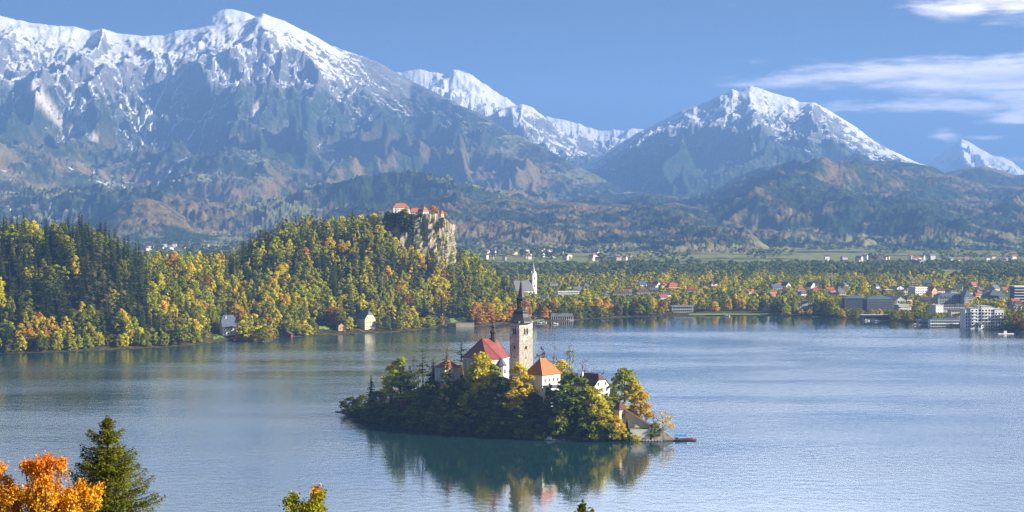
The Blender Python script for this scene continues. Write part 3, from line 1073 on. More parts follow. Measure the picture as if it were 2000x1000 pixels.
m_slope = rough_mat('woodland_slope', (0.06, 0.05, 0.025), 0.95, 0.5, 0.3, col2=(0.10, 0.09, 0.03))
tag(link('hillside', mesh_np('hillside', np.stack([hx_, hy_, slope_z(hx_, hy_)], -1).reshape(-1, 3), grid_faces(70, 60), [m_slope], smooth=True)), kind='structure')

# ------------------------------------------------------------------ island ground
FRONT = [(668, 806), (700, 819), (760, 831), (850, 843), (950, 853), (1070, 860), (1150, 862), (1230, 861), (1285, 861), (1312, 857)]
BACKD = [(668, 1080), (700, 1084), (760, 1082), (900, 1076), (1000, 1064), (1100, 1050), (1200, 1024), (1270, 985), (1312, 956)]
ZTOP = [(664, 0), (672, 1.2), (700, 4), (760, 9), (800, 14), (850, 21), (900, 26), (1050, 26), (1090, 25), (1150, 20), (1200, 16), (1230, 11), (1262, 5), (1290, 1.2), (1312, 0.3), (1320, 0)]


def island_z(x, y):
    x = np.asarray(x, float)
    y = np.asarray(y, float)
    px = PX(x, y)
    fr = CAMZ * F / (np.interp(px, [p[0] for p in FRONT], [p[1] for p in FRONT]) - HOR)
    bk = np.interp(px, [p[0] for p in BACKD], [p[1] for p in BACKD])
    zt = np.interp(px, [p[0] for p in ZTOP], [p[1] for p in ZTOP])
    wd_ = np.clip(zt * 1.45, 3, 40)
    a = np.minimum((y - fr) / wd_, (bk - y) / wd_)
    e = np.clip(a, 0, 1)
    z = zt * (0.5 * e + 0.5 * e * e * (3 - 2 * e)) + np.where(e > 0, 0.3, 0)
    return np.where(a <= 0, np.clip(a * 8, -3, 0), z) + np.where(e > 0.1, 0.5 * fbm(x / 9, y / 9, 2, 4), 0)


iu = np.linspace(655, 1325, 170)
idd = np.linspace(930, 1095, 70)
IU, ID = np.meshgrid(iu, idd, indexing='ij')
IXx = X(IU, ID)
m_isl, t, out = new_mat('island_ground')
geo = t.node('ShaderNodeNewGeometry')
n_ = t.noise(geo.outputs['Position'], 0.35, 5.0, 0.65)
p = t.node('ShaderNodeBsdfDiffuse')
t.put(p.inputs['Color'], t.mix(t.step(n_, 0.4, 0.6), (0.035, 0.038, 0.018, 1), (0.10, 0.085, 0.035, 1)))
t.l.new(p.outputs[0], out.inputs[0])
tag(link('island', mesh_np('island', np.stack([IXx, ID, island_z(IXx, ID)], -1).reshape(-1, 3), grid_faces(170, 70), [m_isl], smooth=True)), kind='structure')


def iz(x, y):
    return float(island_z(x, y))


# ------------------------------------------------------------------ windows and houses
_wc = {}


def window_mesh(wd, hg, m, arch=False):
    key = ('pane', round(wd, 2), round(hg, 2), m.name, arch)
    if key not in _wc:
        mb = MB()
        if arch:
            pts = [(-wd / 2, 0), (wd / 2, 0), (wd / 2, hg - wd / 2)] + [(wd / 2 * math.cos(a), hg - wd / 2 + wd / 2 * math.sin(a)) for a in [R(30), R(60), R(90), R(120), R(150)]] + [(-wd / 2, hg - wd / 2)]
            n = len(pts)
            mb.v = [(q[0], 0.03, q[1]) for q in pts] + [(q[0], -0.06, q[1]) for q in pts]
            mb.f = [tuple(range(n, 2 * n))] + [(k, (k + 1) % n, n + (k + 1) % n, n + k) for k in range(n)]
        else:
            mb.box(-wd / 2, wd / 2, -0.06, 0.03, 0, hg)
        _wc[key] = mb.mesh('window', m)
    return _wc[key]


def frame_mesh(wd, hg, m):
    key = ('frame', round(wd, 2), round(hg, 2), m.name)
    if key not in _wc:
        e = 0.13
        mb = MB().box(-wd / 2 - e, -wd / 2, -0.10, 0.02, 0, hg).box(wd / 2, wd / 2 + e, -0.10, 0.02, 0, hg).box(-wd / 2 - e, wd / 2 + e, -0.10, 0.02, hg, hg + e)
        mb.box(-wd / 2 - e - 0.05, wd / 2 + e + 0.05, -0.14, 0.02, -e, 0)
        mb.box(-0.04, 0.04, -0.09, -0.061, 0, hg)
        _wc[key] = mb.mesh('frame', m)
    return _wc[key]


def put_window(root, x, y, z, rz, wd, hg, framed=None, arch=False, glass=None):
    wo_ = link('window', window_mesh(wd, hg, glass or M_glass, arch), root, (x, y, z), rz)
    if framed:
        link('frame', frame_mesh(wd, hg, framed), wo_)
    return wo_


def roof_mb(w, l, h, rh, kind, axis, over):
    mb = MB()
    a, b = w / 2 + over, l / 2 + over
    zb = h - 0.12
    swap = axis == 'y'
    if swap:
        a, b = b, a

    def P(x, y, z):
        return (y, x, z) if swap else (x, y, z)
    if kind == 'hip' or kind == 'halfhip':
        r = max(a - b, 0.3) if kind == 'hip' else a - b * 0.45
        zr = h + rh
        if kind == 'hip':
            V = [P(-a, -b, zb), P(a, -b, zb), P(a, b, zb), P(-a, b, zb), P(-r, 0, zr), P(r, 0, zr)]
            fs = [(0, 1, 5, 4), (1, 2, 5), (2, 3, 4, 5), (3, 0, 4), (3, 2, 1, 0)]
        else:
            k = 0.55
            zk = zb + (zr - zb) * k
            bk = b * (1 - k)
            V = [P(-a, -b, zb), P(a, -b, zb), P(a, b, zb), P(-a, b, zb), P(-r, 0, zr), P(r, 0, zr), P(-a, -bk, zk), P(a, -bk, zk), P(a, bk, zk), P(-a, bk, zk)]
            fs = [(0, 1, 7, 5, 4, 6), (2, 3, 9, 4, 5, 8), (7, 8, 5), (9, 6, 4)]
        mb.v, mb.f = V, fs
    elif kind == 'pyramid':
        mb.v = [(-a, -b, zb), (a, -b, zb), (a, b, zb), (-a, b, zb), (0, 0, h + rh)]
        mb.f = [(0, 1, 4), (1, 2, 4), (2, 3, 4), (3, 0, 4), (3, 2, 1, 0)]
    elif kind == 'gable':
        th = 0.22
        sl = rh / (b - over) if b > over else 1
        z0 = h - sl * over
        for sgn in (-1, 1):
            V = [P(-a, sgn * b, z0), P(a, sgn * b, z0), P(a, 0, h + rh), P(-a, 0, h + rh)]
            V2 = [(q[0], q[1], q[2] + th) for q in V]
            i = len(mb.v)
            mb.v += V + V2
            mb.f += [(i + 4, i + 5, i + 6, i + 7), (i + 3, i + 2, i + 1, i), (i, i + 1, i + 5, i + 4), (i + 1, i + 2, i + 6, i + 5), (i + 3, i, i + 4, i + 7)]
    else:
        mb.box(-w / 2 - over, w / 2 + over, -l / 2 - over, l / 2 + over, h - 0.05, h + max(rh, 0.3))
    return mb


def house(name, label, px, d, w, l, h, rh, rot=0.0, roof='gable', axis='x', wall=None, roofm=None, over=0.5, z=None, wins=(), chim=(), group=None, cat='house', sink=2.5, framed=None, bands=0, bandm=None,
          dormers=0, x=None):
    wall = wall or M_white
    roofm = roofm or M_red
    x = X(px, d) if x is None else x
    if z is None:
        z = gz(x, d)
    o = thing(name, label, cat, (x, d, z), R(rot), group)
    mb = MB()
    if roof == 'gable':
        if axis == 'x':
            for sx in (0,):
                V = [(-w / 2, -l / 2), (-w / 2, l / 2)]
            pts = [(-l / 2, -sink), (l / 2, -sink), (l / 2, h), (0, h + rh - 0.02), (-l / 2, h)]
            mb.v = [(-w / 2, q[0], q[1]) for q in pts] + [(w / 2, q[0], q[1]) for q in pts]
        else:
            pts = [(-w / 2, -sink), (w / 2, -sink), (w / 2, h), (0, h + rh - 0.02), (-w / 2, h)]
            mb.v = [(q[0], l / 2, q[1]) for q in pts] + [(q[0], -l / 2, q[1]) for q in pts]
        mb.f = [(4, 3, 2, 1, 0), (5, 6, 7, 8, 9)] + [(k, (k + 1) % 5, 5 + (k + 1) % 5, 5 + k) for k in range(5)]
    elif roof == 'halfhip':
        mb.box(-w / 2, w / 2, -l / 2, l / 2, -sink, h)
        if axis == 'x':
            k = l / 2 * 0.45
            for sx in (-1, 1):
                mb.poly([(sx * (w / 2 + 0.02), -l / 2, h - 0.2), (sx * (w / 2 + 0.02), l / 2, h - 0.2), (sx * (w / 2 + 0.02), k, h + rh * 0.5), (sx * (w / 2 + 0.02), -k, h + rh * 0.5)])
        else:
            k = w / 2 * 0.45
            for sy in (-1, 1):
                mb.poly([(-w / 2, sy * (l / 2 + 0.02), h - 0.2), (w / 2, sy * (l / 2 + 0.02), h - 0.2), (k, sy * (l / 2 + 0.02), h + rh * 0.5), (-k, sy * (l / 2 + 0.02), h + rh * 0.5)])
    else:
        mb.box(-w / 2, w / 2, -l / 2, l / 2, -sink, h)
    mb.build('wall', wall, o)
    rf = roof_mb(w, l, h, rh, roof, axis, over if roof != 'halfhip' else min(over, 0.5)).build('roof', roofm, o)
    for (fx, fy, ch) in chim:
        c = MB().box(-0.4, 0.4, -0.4, 0.4, 0, ch).box(-0.5, 0.5, -0.5, 0.5, ch, ch + 0.18)
        c.build('chimney', M_white, rf, (fx * w / 2, fy * l / 2, h + rh * 0.35))
    for (face, cols, rows, ww, wh, z0, z1) in wins:
        span = w if face in ('front', 'back') else l
        for r_ in range(rows):
            zz = z0 + (z1 - z0) * (r_ / max(rows - 1, 1) if rows > 1 else 0)
            for c_ in range(cols):
                u = span * ((c_ + 0.5) / cols - 0.5) * 0.92
                if face == 'front':
                    put_window(o, u, -l / 2, zz, 0, ww, wh, framed)
                elif face == 'right':
                    put_window(o, w / 2, u, zz, R(90), ww, wh, framed)
                elif face == 'left':
                    put_window(o, -w / 2, u, zz, R(-90), ww, wh, framed)
    for b_ in range(bands):
        zz = h * (b_ + 0.92) / bands - 0.1
        MB().box(-w / 2 - 0.9, w / 2 + 0.9, -l / 2 - 1.1, -l / 2 - 0.02, zz - 0.55, zz + 0.35).build('balcony', bandm or M_boatwhite, o)
    for k in range(dormers):
        u = w * ((k + 0.5) / dormers - 0.5) * 0.85
        if axis == 'x':
            dm = MB().box(-0.9, 0.9, -0.2, 2.6, 0, 1.5)
            dd = dm.build('dormer', wall, rf, (u, -l / 2 + 0.4, h + 0.35))
            put_window(dd, 0, -0.2, 0.3, 0, 1.0, 1.0)
    return o


# ------------------------------------------------------------------ the island church
def pxz(px, py, d):
    return (X(px, d), d, Z(py, d))


# bell tower
tw, td = 9.25, 1024.0
tx = X(1018, td)
tz = 24.5
t_h = Z(627, td) - tz
bt = thing('bell_tower', 'tall stone bell tower with dark pointed spire in the middle of the island', 'bell tower', (tx, td, tz), R(35))
mb = MB()
a0, a1 = tw / 2 * 1.03, tw / 2
i = 0
mb.v = [(sx * a0, sy * a0, -3) for sx, sy in ((-1, -1), (1, -1), (1, 1), (-1, 1))] + [(sx * a1, sy * a1, t_h) for sx, sy in ((-1, -1), (1, -1), (1, 1), (-1, 1))]
mb.f = [(0, 1, 5, 4), (1, 2, 6, 5), (2, 3, 7, 6), (3, 0, 4, 7), (4, 5, 6, 7), (3, 2, 1, 0)]
mb.build('shaft', M_tower, bt)
# arched cornice
mb = MB()
for s_ in range(4):
    ca, sa = [(1, 0), (0, 1), (-1, 0), (0, -1)][s_]
    prof = [(-1.06, 0.0), (1.06, 0.0), (1.06, 0.55), (0.62, 0.65), (0.42, 0.95), (0.2, 1.25), (0, 1.33), (-0.2, 1.25), (-0.42, 0.95), (-0.62, 0.65), (-1.06, 0.55)]
    P0 = [(u * a1, -a1 * 1.06 - 0.02 * s_, t_h - 0.9 + q * 1.75) for u, q in prof]
    P1 = [(u * a1, -a1 * 0.90, t_h - 0.9 + q * 1.75) for u, q in prof]
    rotp = lambda q: (q[0] * ca - q[1] * sa, q[0] * sa + q[1] * ca, q[2])
    n = len(prof)
    k0 = len(mb.v)
    mb.v += [rotp(q) for q in P0] + [rotp(q) for q in P1]
    mb.f += [tuple(k0 + k for k in range(n)), tuple(k0 + 2 * n - 1 - k for k in range(n))] + [(k0 + k, k0 + n + k, k0 + n + (k + 1) % n, k0 + (k + 1) % n) for k in range(n)]
mb.build('cornice', M_white, bt)
for s_ in range(4):
    rz = R(90 * s_)

    def at_face(u):
        c_, s2 = math.cos(rz), math.sin(rz)
        yy_ = -a1 * 1.012
        return (u * c_ - yy_ * s2, u * s2 + yy_ * c_)
    for u in (-0.85, 0.85):
        q = at_face(u)
        wd_ = put_window(bt, q[0], q[1], t_h - 7.4, rz, 1.15, 3.6, None, True, M_dkwood)
    q = at_face(0)
    MB().box(-1.9, 1.9, -0.18, 0.05, t_h - 7.75, t_h - 7.45).build('sill', M_stone, bt, (q[0], q[1], 0), rz)
    MB().box(-2.2, 2.2, -0.16, 0.05, t_h - 3.2, t_h - 3.0).build('string_course', M_dkwood, bt, (q[0], q[1], 0), rz)
    for u in (-0.4, 0.4) if s_ % 2 else (0.0,):
        q = at_face(u)
        put_window(bt, q[0] * 1.008, q[1] * 1.008, t_h - 15.8, rz, 0.75 if s_ % 2 else 1.5, 1.9, None, s_ % 2 == 0, M_dkwood)
    q = at_face(0)
    put_window(bt, q[0] * 1.012, q[1] * 1.012, t_h - 21.2, rz, 0.5, 1.2, None, False, M_dkwood)
# spire: flared skirt, bulge, open lantern, needle
mm = td / F
zr = lambda py: Z(py, td) - tz
sq = math.pi / 4
mb = MB()
sk = [(24.5, 630), (23.5, 627), (17.5, 619), (14.5, 612), (15.5, 609), (15.0, 606), (10.5, 604), (9.0, 602)]
mb.rings([(r * mm * 1.0, zr(p_)) for r, p_ in sk], 8, rot=math.pi / 8)
mb.build('spire_skirt', M_copper, bt)
lan = MB()
for k in range(8):
    a = math.pi / 8 + k * math.pi / 4
    r_ = 8.0 * mm
    lan.prism([(r_ * math.cos(a) + 0.34 * math.cos(a + q), r_ * math.sin(a) + 0.34 * math.sin(a + q)) for q in (0.8, 2.36, 3.93, 5.5)], zr(602.5), zr(586))
lan.rings([(9.0 * mm, zr(602.4)), (9.0 * mm, zr(600))], 8, rot=math.pi / 8)
lan.rings([(9.2 * mm, zr(588)), (9.2 * mm, zr(585))], 8, rot=math.pi / 8)
lan.build('lantern', M_copper, bt)
ne = MB().rings([(10.2 * mm, zr(585.2)), (10.8 * mm, zr(583)), (7.6 * mm, zr(580)), (6.6 * mm, zr(577)), (4.4 * mm, zr(566)), (2.2 * mm, zr(553)), (0.7 * mm, zr(547.5)), (1.4 * mm, zr(546.3)), (0.4 * mm, zr(545))], 8, rot=math.pi / 8)
ns = ne.build('spire', M_copper, bt)
MB().box(-0.08, 0.08, -0.08, 0.08, zr(545.2), zr(538)).box(-0.6, 0.6, -0.07, 0.07, zr(541.6), zr(540.8)).build('cross', M_copper, ns)

# nave with a polygonal choir
A, B, C_, D_, E_ = (904, 1009.0), (951, 992.0), (978, 996.0), (994, 1013.0), (944, 1034.0)
pts = [(X(q[0], q[1]), q[1]) for q in (A, B, C_, D_, E_)]
cz0 = 23.5
cx0, cy0 = X(950, 1008), 1008.0
ch = thing('church', 'white church with dark red sheet roof and small dark turret beside the bell tower', 'church', (cx0, cy0, cz0))
lp = [(q[0] - cx0, q[1] - cy0) for q in pts]
eave = Z(701, 998) - cz0
MB().prism(lp, -3, eave).build('wall', M_old, ch)
ctr = (sum(q[0] for q in lp) / 5, sum(q[1] for q in lp) / 5)
ov = [(ctr[0] + (q[0] - ctr[0]) * 1.05, ctr[1] + (q[1] - ctr[1]) * 1.05, eave - 0.15) for q in lp]
R1 = (X(941, 1006) - cx0, 1006 - cy0, Z(661, 1006) - cz0)
R2 = (X(969, 1019) - cx0, 1019 - cy0, Z(660.5, 1019) - cz0)
mb = MB()
mb.v = ov + [R1, R2]
mb.f = [(0, 1, 5), (1, 2, 5), (2, 3, 6, 5), (3, 4, 6), (4, 0, 5, 6), (4, 3, 2, 1, 0)]
crf = mb.build('roof', M_churchroof, ch)
rid = MB()
for (p0, p1) in ((ov[0], R1), (ov[1], R1), (ov[2], R1), (R1, R2), (ov[3], R2)):
    rid.tube([p0, p1], [0.16, 0.16], 5)
rid.build('ridge_cap', M_copper, crf)
# cornice under the eaves
cor = [(ctr[0] + (q[0] - ctr[0]) * 1.03, ctr[1] + (q[1] - ctr[1]) * 1.03) for q in lp]
MB().prism(cor, eave - 0.75, eave - 0.16).build('cornice', M_white, ch)
# turret on the ridge
tm = 1012 / F
tux, tuy = X(963.5, 1013) - cx0, 1013 - cy0
tu = MB()
tzq = lambda py: Z(py, 1012) - cz0
tu.rings([(6.2 * tm, tzq(672)), (5.6 * tm, tzq(652)), (7.4 * tm, tzq(650)), (7.4 * tm, tzq(648.5)), (5.2 * tm, tzq(645.5)), (3.0 * tm, tzq(643.5)), (2.8 * tm, tzq(641.5)), (4.4 * tm, tzq(639)),
          (4.4 * tm, tzq(637)), (1.6 * tm, tzq(634)), (0.6 * tm, tzq(631)), (0.4 * tm, tzq(628))], 8, tux, tuy, rot=math.pi / 8)
trt = tu.build('turret', M_copper, crf)
MB().box(tux - 0.35, tux + 0.35, tuy - 0.06, tuy + 0.06, tzq(629.5), tzq(629)).box(tux - 0.05, tux + 0.05, tuy - 0.05, tuy + 0.05, tzq(628.3), tzq(626.5)).build('cross', M_copper, trt)


def on_wall(p0, p1, f, zz, wd_, hg, root, **kw):
    rz = math.atan2(p1[1] - p0[1], p1[0] - p0[0])
    put_window(root, p0[0] + (p1[0] - p0[0]) * f, p0[1] + (p1[1] - p0[1]) * f, zz, rz, wd_, hg, **kw)


for f in (0.25, 0.72):
    on_wall(lp[1], lp[2], f, eave - 6.2, 1.3, 3.4, ch, arch=True)
on_wall(lp[0], lp[1], 0.55, eave - 7.0, 1.4, 3.6, ch, arch=True)
on_wall(lp[2], lp[3], 0.35, eave - 6.0, 1.2, 3.0, ch, arch=True)
# side chapel with its own cone roof
sm = 993 / F
scx, scy = X(979, 993) - cx0, 991.5 - cy0
sc_ = MB().rings([(11.0 * sm, -3), (11.0 * sm, Z(713, 992) - cz0)], 8, scx, scy, rot=math.pi / 8)
sch = sc_.build('chapel_wall', M_old, ch)
MB().rings([(12.6 * sm, Z(713.5, 992) - cz0), (6.5 * sm, Z(705.5, 992) - cz0), (0.4, Z(698.5, 992) - cz0)], 8, scx, scy, rot=math.pi / 8).build('chapel_roof', M_slateb, ch)
for a in (-62, -118):
    put_window(ch, scx + 10.25 * sm * math.cos(R(a + 17)), scy + 10.25 * sm * math.sin(R(a + 17)), Z(728, 992) - cz0, R(a + 90 + 17), 0.9, 2.2, arch=True)

# provost's house: hip roof, tall walls down the slope
ang = math.degrees(math.atan2(13, 10.1))
cxh, cyh = X(1059, 972), 972.0
ca, sa = math.cos(R(ang)), math.sin(R(ang))
w_, l_ = 16.5, 11.9
hc = (cxh + ca * w_ / 2 - sa * l_ / 2, cyh + sa * w_ / 2 + ca * l_ / 2)
hz_ = 15.0
hh = Z(733, 972) - hz_
ph = house('island_house', 'large white house with orange hipped roof right of the bell tower', 0, hc[1], w_, l_, hh, Z(700, 980) - Z(733, 972), ang, 'hip', 'x', M_white, M_brown, 0.8, hz_,
           wins=[('front', 4, 1, 1.2, 1.7, hh - 3.9, 0), ('left', 2, 1, 0.9, 1.3, hh - 9.6, 0), ('left', 1, 1, 0.9, 1.3, hh - 13.2, 0)], framed=M_cream, x=hc[0])
# that whole roof carries orange tiles
ph_roof = [o for o in ph.children if o.name.startswith('roof')][0]
ph_roof.data.materials.clear()
ph_roof.data.materials.append(M_orange)
# covered stair on its left wall
al = MB().box(-0.9, 0, -1.6, 1.8, hh - 8.2, hh - 7.7).box(-1.1, 0, -0.6, 1.2, hh - 5.4, hh - 5.1).tube([(-0.1, -0.4, hh - 7.6), (-0.6, 0.0, hh - 5.2)], [0.16, 0.16], 5)
al.build('balcony', M_dkwood, ph, (-w_ / 2 - 0.01, 0, 0))
# lower flat-roofed annex
house('annex', 'low white flat-roofed annex in front of the large island house', 1083, 968.0, 10.0, 7.5, Z(754, 970) - 12.5, 0.45, ang - 18, 'flat', 'x', M_white, M_slate, 0.7, 12.5,
      wins=[('front', 3, 1, 1.1, 2.0, 4.6, 0)], cat='annex', framed=M_boatwhite)

# white gabled house further right
ang2 = math.degrees(math.atan2(10, 7.7)) - 8
w2, l2 = 12.6, 15.2
cxh, cyh = X(1160, 963), 963.0
ca, sa = math.cos(R(ang2)), math.sin(R(ang2))
hc = (cxh + ca * w2 / 2 - sa * l2 / 2, cyh + sa * w2 / 2 + ca * l2 / 2)
z2 = 13.0
h2 = Z(757, 963) - z2
house('island_house', 'white gabled house with dark brown roof near the right end of the island', 0, hc[1], w2, l2, h2, Z(728, 975) - Z(757, 963), ang2, 'halfhip', 'y', M_white, M_brown, 0.5, z2,
      wins=[('front', 3, 2, 1.15, 1.7, h2 - 5.6, h2 - 2.4), ('front', 2, 1, 1.1, 1.6, h2 + 0.7, 0), ('left', 4, 1, 1.1, 1.5, h2 - 3.0, 0)], chim=[(-0.35, 0.62, 4.6)], framed=M_stone, x=hc[0])
# house at the left of the church
house('island_house', 'grey-walled house with dark red hipped roof half hidden by trees left of the church', 874, 1004.0, 10.5, 9.5, Z(717, 1004) - 17.5, 4.2, 38, 'hip', 'x', M_old, M_red, 0.6, 17.5,
      wins=[('front', 2, 2, 1.0, 1.4, 3.4, 7.2), ('left', 2, 2, 1.0, 1.4, 3.4, 7.2)], framed=M_boatwhite)
# red hut low on the left
house('hut', 'small dark red wooden hut low among the trees on the left of the island', 789, 1012.0, 4.4, 3.6, 3.2, 1.9, 25, 'gable', 'x', M_redwood, M_redwood, 0.4, Z(798, 1012),
      wins=[('front', 1, 1, 0.8, 0.9, 1.2, 0)], cat='hut')
# chapel pavilion with pyramid roof above the stair
house('pavilion', 'small square pavilion with steep brown pyramid roof above the island steps', 1211, 951.0, 4.2, 4.2, Z(799, 951) - Z(822, 951), Z(781, 951) - Z(799, 951), 35, 'pyramid', 'x', M_cream, M_brown, 0.7, Z(822, 951),
      wins=[('front', 1, 1, 1.2, 1.6, 2.2, 0), ('right', 1, 1, 1.2, 1.6, 2.2, 0)], cat='pavilion', framed=M_stone)
# wall with a sloping dark cap running down to the landing
p0 = Vector(pxz(1222, 801, 950))
p1 = Vector(pxz(1276, 834, 946))
sw = thing('garden_wall', 'sloping stone wall with dark tiled cap running down to the landing', 'wall', tuple(p0))
dv = p1 - p0
mb = MB()
nrm = Vector((-dv.y, dv.x, 0)).normalized() * 0.7
for zz0, zz1 in ((-9.0, -0.0),):
    mb.v = [tuple(q) for q in (-nrm + Vector((0, 0, -4.2)), dv - nrm + Vector((0, 0, -4.2)), dv - nrm, -nrm, nrm + Vector((0, 0, -4.2)), dv + nrm + Vector((0, 0, -4.2)), dv + nrm, nrm)]
    mb.f = [(0, 1, 2, 3), (5, 4, 7, 6), (4, 0, 3, 7), (1, 5, 6, 2), (3, 2, 6, 7), (0, 4, 5, 1)]
mb.build('wall', M_cream, sw)
n2 = nrm * 1.8
up_ = Vector((0, 0, 0.75))
mb = MB()
mb.v = [tuple(q) for q in (-n2, dv - n2, dv + n2, n2, up_, dv + up_)]
mb.f = [(0, 1, 5, 4), (2, 3, 4, 5), (3, 0, 4), (1, 2, 5), (0, 3, 2, 1)]
mb.build('cap', M_brown, sw)


def terrace(pxa, pxb, py_top, py_bot, d, label, lawn=True, dep=9.0):
    xa, xb = X(pxa, d), X(pxb, d)
    zt, zb_ = Z(py_top, d), Z(py_bot, d)
    o = thing('retaining_wall', label, 'wall', ((xa + xb) / 2, d, zb_))
    hw = (xb - xa) / 2
    MB().box(-hw, hw, 0, dep, -2, zt - zb_).build('wall', M_white, o)
    if lawn:
        MB().box(-hw + 0.3, hw - 0.3, 0.4, dep - 0.3, zt - zb_ - 0.2, zt - zb_ + 0.12).build('lawn', M_lawn, o)


terrace(1231, 1269, 839, 856, 941.5, 'low white retaining wall with lawn on top beside the landing', dep=12.0)
terrace(1227, 1254, 824, 840, 949.5, 'upper white retaining wall with lawn strip behind the lower one', dep=9.0)

# landing: stone steps and quay
ld = thing('stone_steps', 'broad pale stone steps fanning down to the water at the island landing', 'steps', (X(1292, 946), 946.0, 0))
mb = MB()
n = 11
for k in range(n):
    z1_ = 4.6 * (1 - k / n)
    r_ = 1.0 + 0.52 * k
    mb.box(-2.6 - r_ * 0.55, 1.0 + r_, -2.6 - r_ * 0.35 - 0.003 * k, 4.4, -1.0 - 0.01 * k, z1_)
mb.build('flight', M_stone, ld)
MB().tube([(-2.8, 1.0, 4.5), (4.4, 1.0, 0.6)], [0.25, 0.22], 5).build('kerb', M_stone, ld)
q_ = thing('quay', 'low stone quay edge with mooring posts below the retaining walls', 'quay', (X(1276, 940), 940.0, 0))
MB().box(-6.5, 4.5, -1.4, 1.2, -2, 0.55).build('deck', M_stone, q_)
for k in range(7):
    MB().tube([(-6.0 + 1.6 * k, -1.7, -2), (-6.0 + 1.6 * k, -1.7, 1.1)], [0.14, 0.12], 6).build('mooring_post', M_dkwood, q_)
jt = thing('jetty', 'narrow wooden jetty reaching from the steps to the two boats', 'jetty', (X(1312, 942), 942.0, 0))
MB().box(-4.5, 6.5, -0.9, 0.9, 0.35, 0.55).build('deck', M_wood, jt)
for k in range(5):
    MB().tube([(-4.2 + 2.5 * k, -0.8, -2), (-4.2 + 2.5 * k, -0.8, 0.35)], [0.13, 0.13], 6).build('post', M_dkwood, jt)
jt2 = thing('jetty', 'low dark jetty along the shaded front shore beside the white motor boat', 'jetty', (X(1105, 945), 945.0, 0))
MB().box(-7.5, 7.5, -0.8, 0.8, 0.3, 0.5).build('deck', M_wood, jt2)
for k in range(6):
    MB().tube([(-7.2 + 2.85 * k, -0.7, -2), (-7.2 + 2.85 * k, -0.7, 0.3)], [0.13, 0.13], 6).build('post', M_dkwood, jt2)


# ------------------------------------------------------------------ boats
def hull_mb(L, Wd, Hh, bow=0.8, z0=-0.15, ns=12):
    mb = MB()
    rows_ = []
    for k in range(ns + 1):
        f = k / ns
        wv = Wd / 2 * (math.sin(math.pi * min(1.0, 0.18 + f * 0.82)) ** 0.6 if f < 1 else 0.03)
        wv = max(wv, 0.05)
        sheer = Hh * (0.75 + bow * (abs(f - 0.42) / 0.58) ** 2.2)
        xk = -L / 2 + L * f
        rows_.append([(xk, -wv, sheer), (xk, -wv * 0.8, 0.25 * Hh), (xk, 0, z0 + 0.1 * (f > 0.85)), (xk, wv * 0.8, 0.25 * Hh), (xk, wv, sheer), (xk, wv * 0.86, sheer), (xk, 0, 0.3 * Hh), (xk, -wv * 0.86, sheer)])
    for r_ in rows_:
        mb.v += r_
    m = 8
    for k in range(ns):
        for j in range(m):
            mb.f.append((k * m + j, k * m + (j + 1) % m, (k + 1) * m + (j + 1) % m, (k + 1) * m + j))
    mb.f.append(tuple(range(m)))
    mb.f.append(tuple(ns * m + m - 1 - j for j in range(m)))
    return mb


def pletna(label, x, y, rz, canopy, hullm, L=8.0):
    o = thing('rowing_boat', label, 'boat', (x, y, 0), R(rz), None)
    hull_mb(L, 2.2, 0.75).build('hull', hullm, o)
    for k in range(4):
        MB().box(-2.2 + 1.1 * k, -1.85 + 1.1 * k, -0.85, 0.85, 0.42, 0.52).build('bench', M_wood, o)
    if canopy:
        cm = MB()
        for k in range(7):
            pass
        prof = [(-1.25, 2.1), (-0.75, 2.5), (0, 2.65), (0.75, 2.5), (1.25, 2.1)]
        x0_, x1_ = -3.4, 2.8
        cm.v = [(x0_, a, z_) for a, z_ in prof] + [(x1_, a, z_) for a, z_ in prof] + [(x0_, a, z_ - 0.14) for a, z_ in prof] + [(x1_, a, z_ - 0.14) for a, z_ in prof]
        for k in range(4):
            cm.f.append((k, 5 + k, 6 + k, k + 1))
            cm.f.append((10 + k, 11 + k, 16 + k, 15 + k))
        cm.f += [(0, 10, 15, 5), (4, 9, 19, 14), (0, 1, 2, 3, 4, 14, 13, 12, 11, 10), (5, 15, 16, 17, 18, 19, 9, 8, 7, 6)]
        cm.build('canopy', canopy, o)
        for sx in (-3.2, 2.6):
            for sy in (-0.95, 0.95):
                MB().tube([(sx, sy, 0.6), (sx, sy, 2.2)], [0.045, 0.045], 5).build('canopy_post', M_steel, o)
    return o


pletna('brown wooden boat with blue canopy moored at the end of the island jetty', X(1331, 947), 947.0, -4, M_bluecloth, M_wood, 12.0)
pletna('open dark brown rowing boat lying in front of the blue-canopied one', X(1339, 941), 941.0, 3, None, M_redwood, 11.5)
mbt = thing('motor_boat', 'small white motor boat with cabin at the shaded front shore of the island', 'boat', (X(1073, 944), 944.0, 0), R(155))
hull_mb(6.2, 2.3, 0.9, 0.5).build('hull', M_boatwhite, mbt)
cb_ = MB().prism([(-1.2, -0.85), (1.1, -0.75), (1.1, 0.75), (-1.2, 0.85)], 0.5, 1.9).build('cabin', M_boatwhite, mbt)
put_window(cb_, 0, -0.85, 1.15, 0, 1.5, 0.5)
MB().box(-1.4, 1.25, -0.95, 0.95, 1.9, 2.02).build('cabin_roof', M_wood, mbt)
for lab, px_, dd_, rz_, cc in (('small grey rowing boat tied to the dark front jetty, left one', 1094, 942.3, 5, M_steel), ('small rowing boat with blue cover tied to the dark front jetty', 1103, 942.2, -3, M_slateb),
                               ('small brown rowing boat at the right end of the dark front jetty', 1122, 942.4, 2, M_wood)):
    o = thing('rowing_boat', lab, 'boat', (X(px_, dd_), dd_, 0), R(rz_))
    hull_mb(5.0, 1.5, 0.55).build('hull', cc, o)
    for k in range(2):
        MB().box(-1.0 + 1.4 * k, -0.75 + 1.4 * k, -0.5, 0.5, 0.32, 0.4).build('bench', M_wood, o)

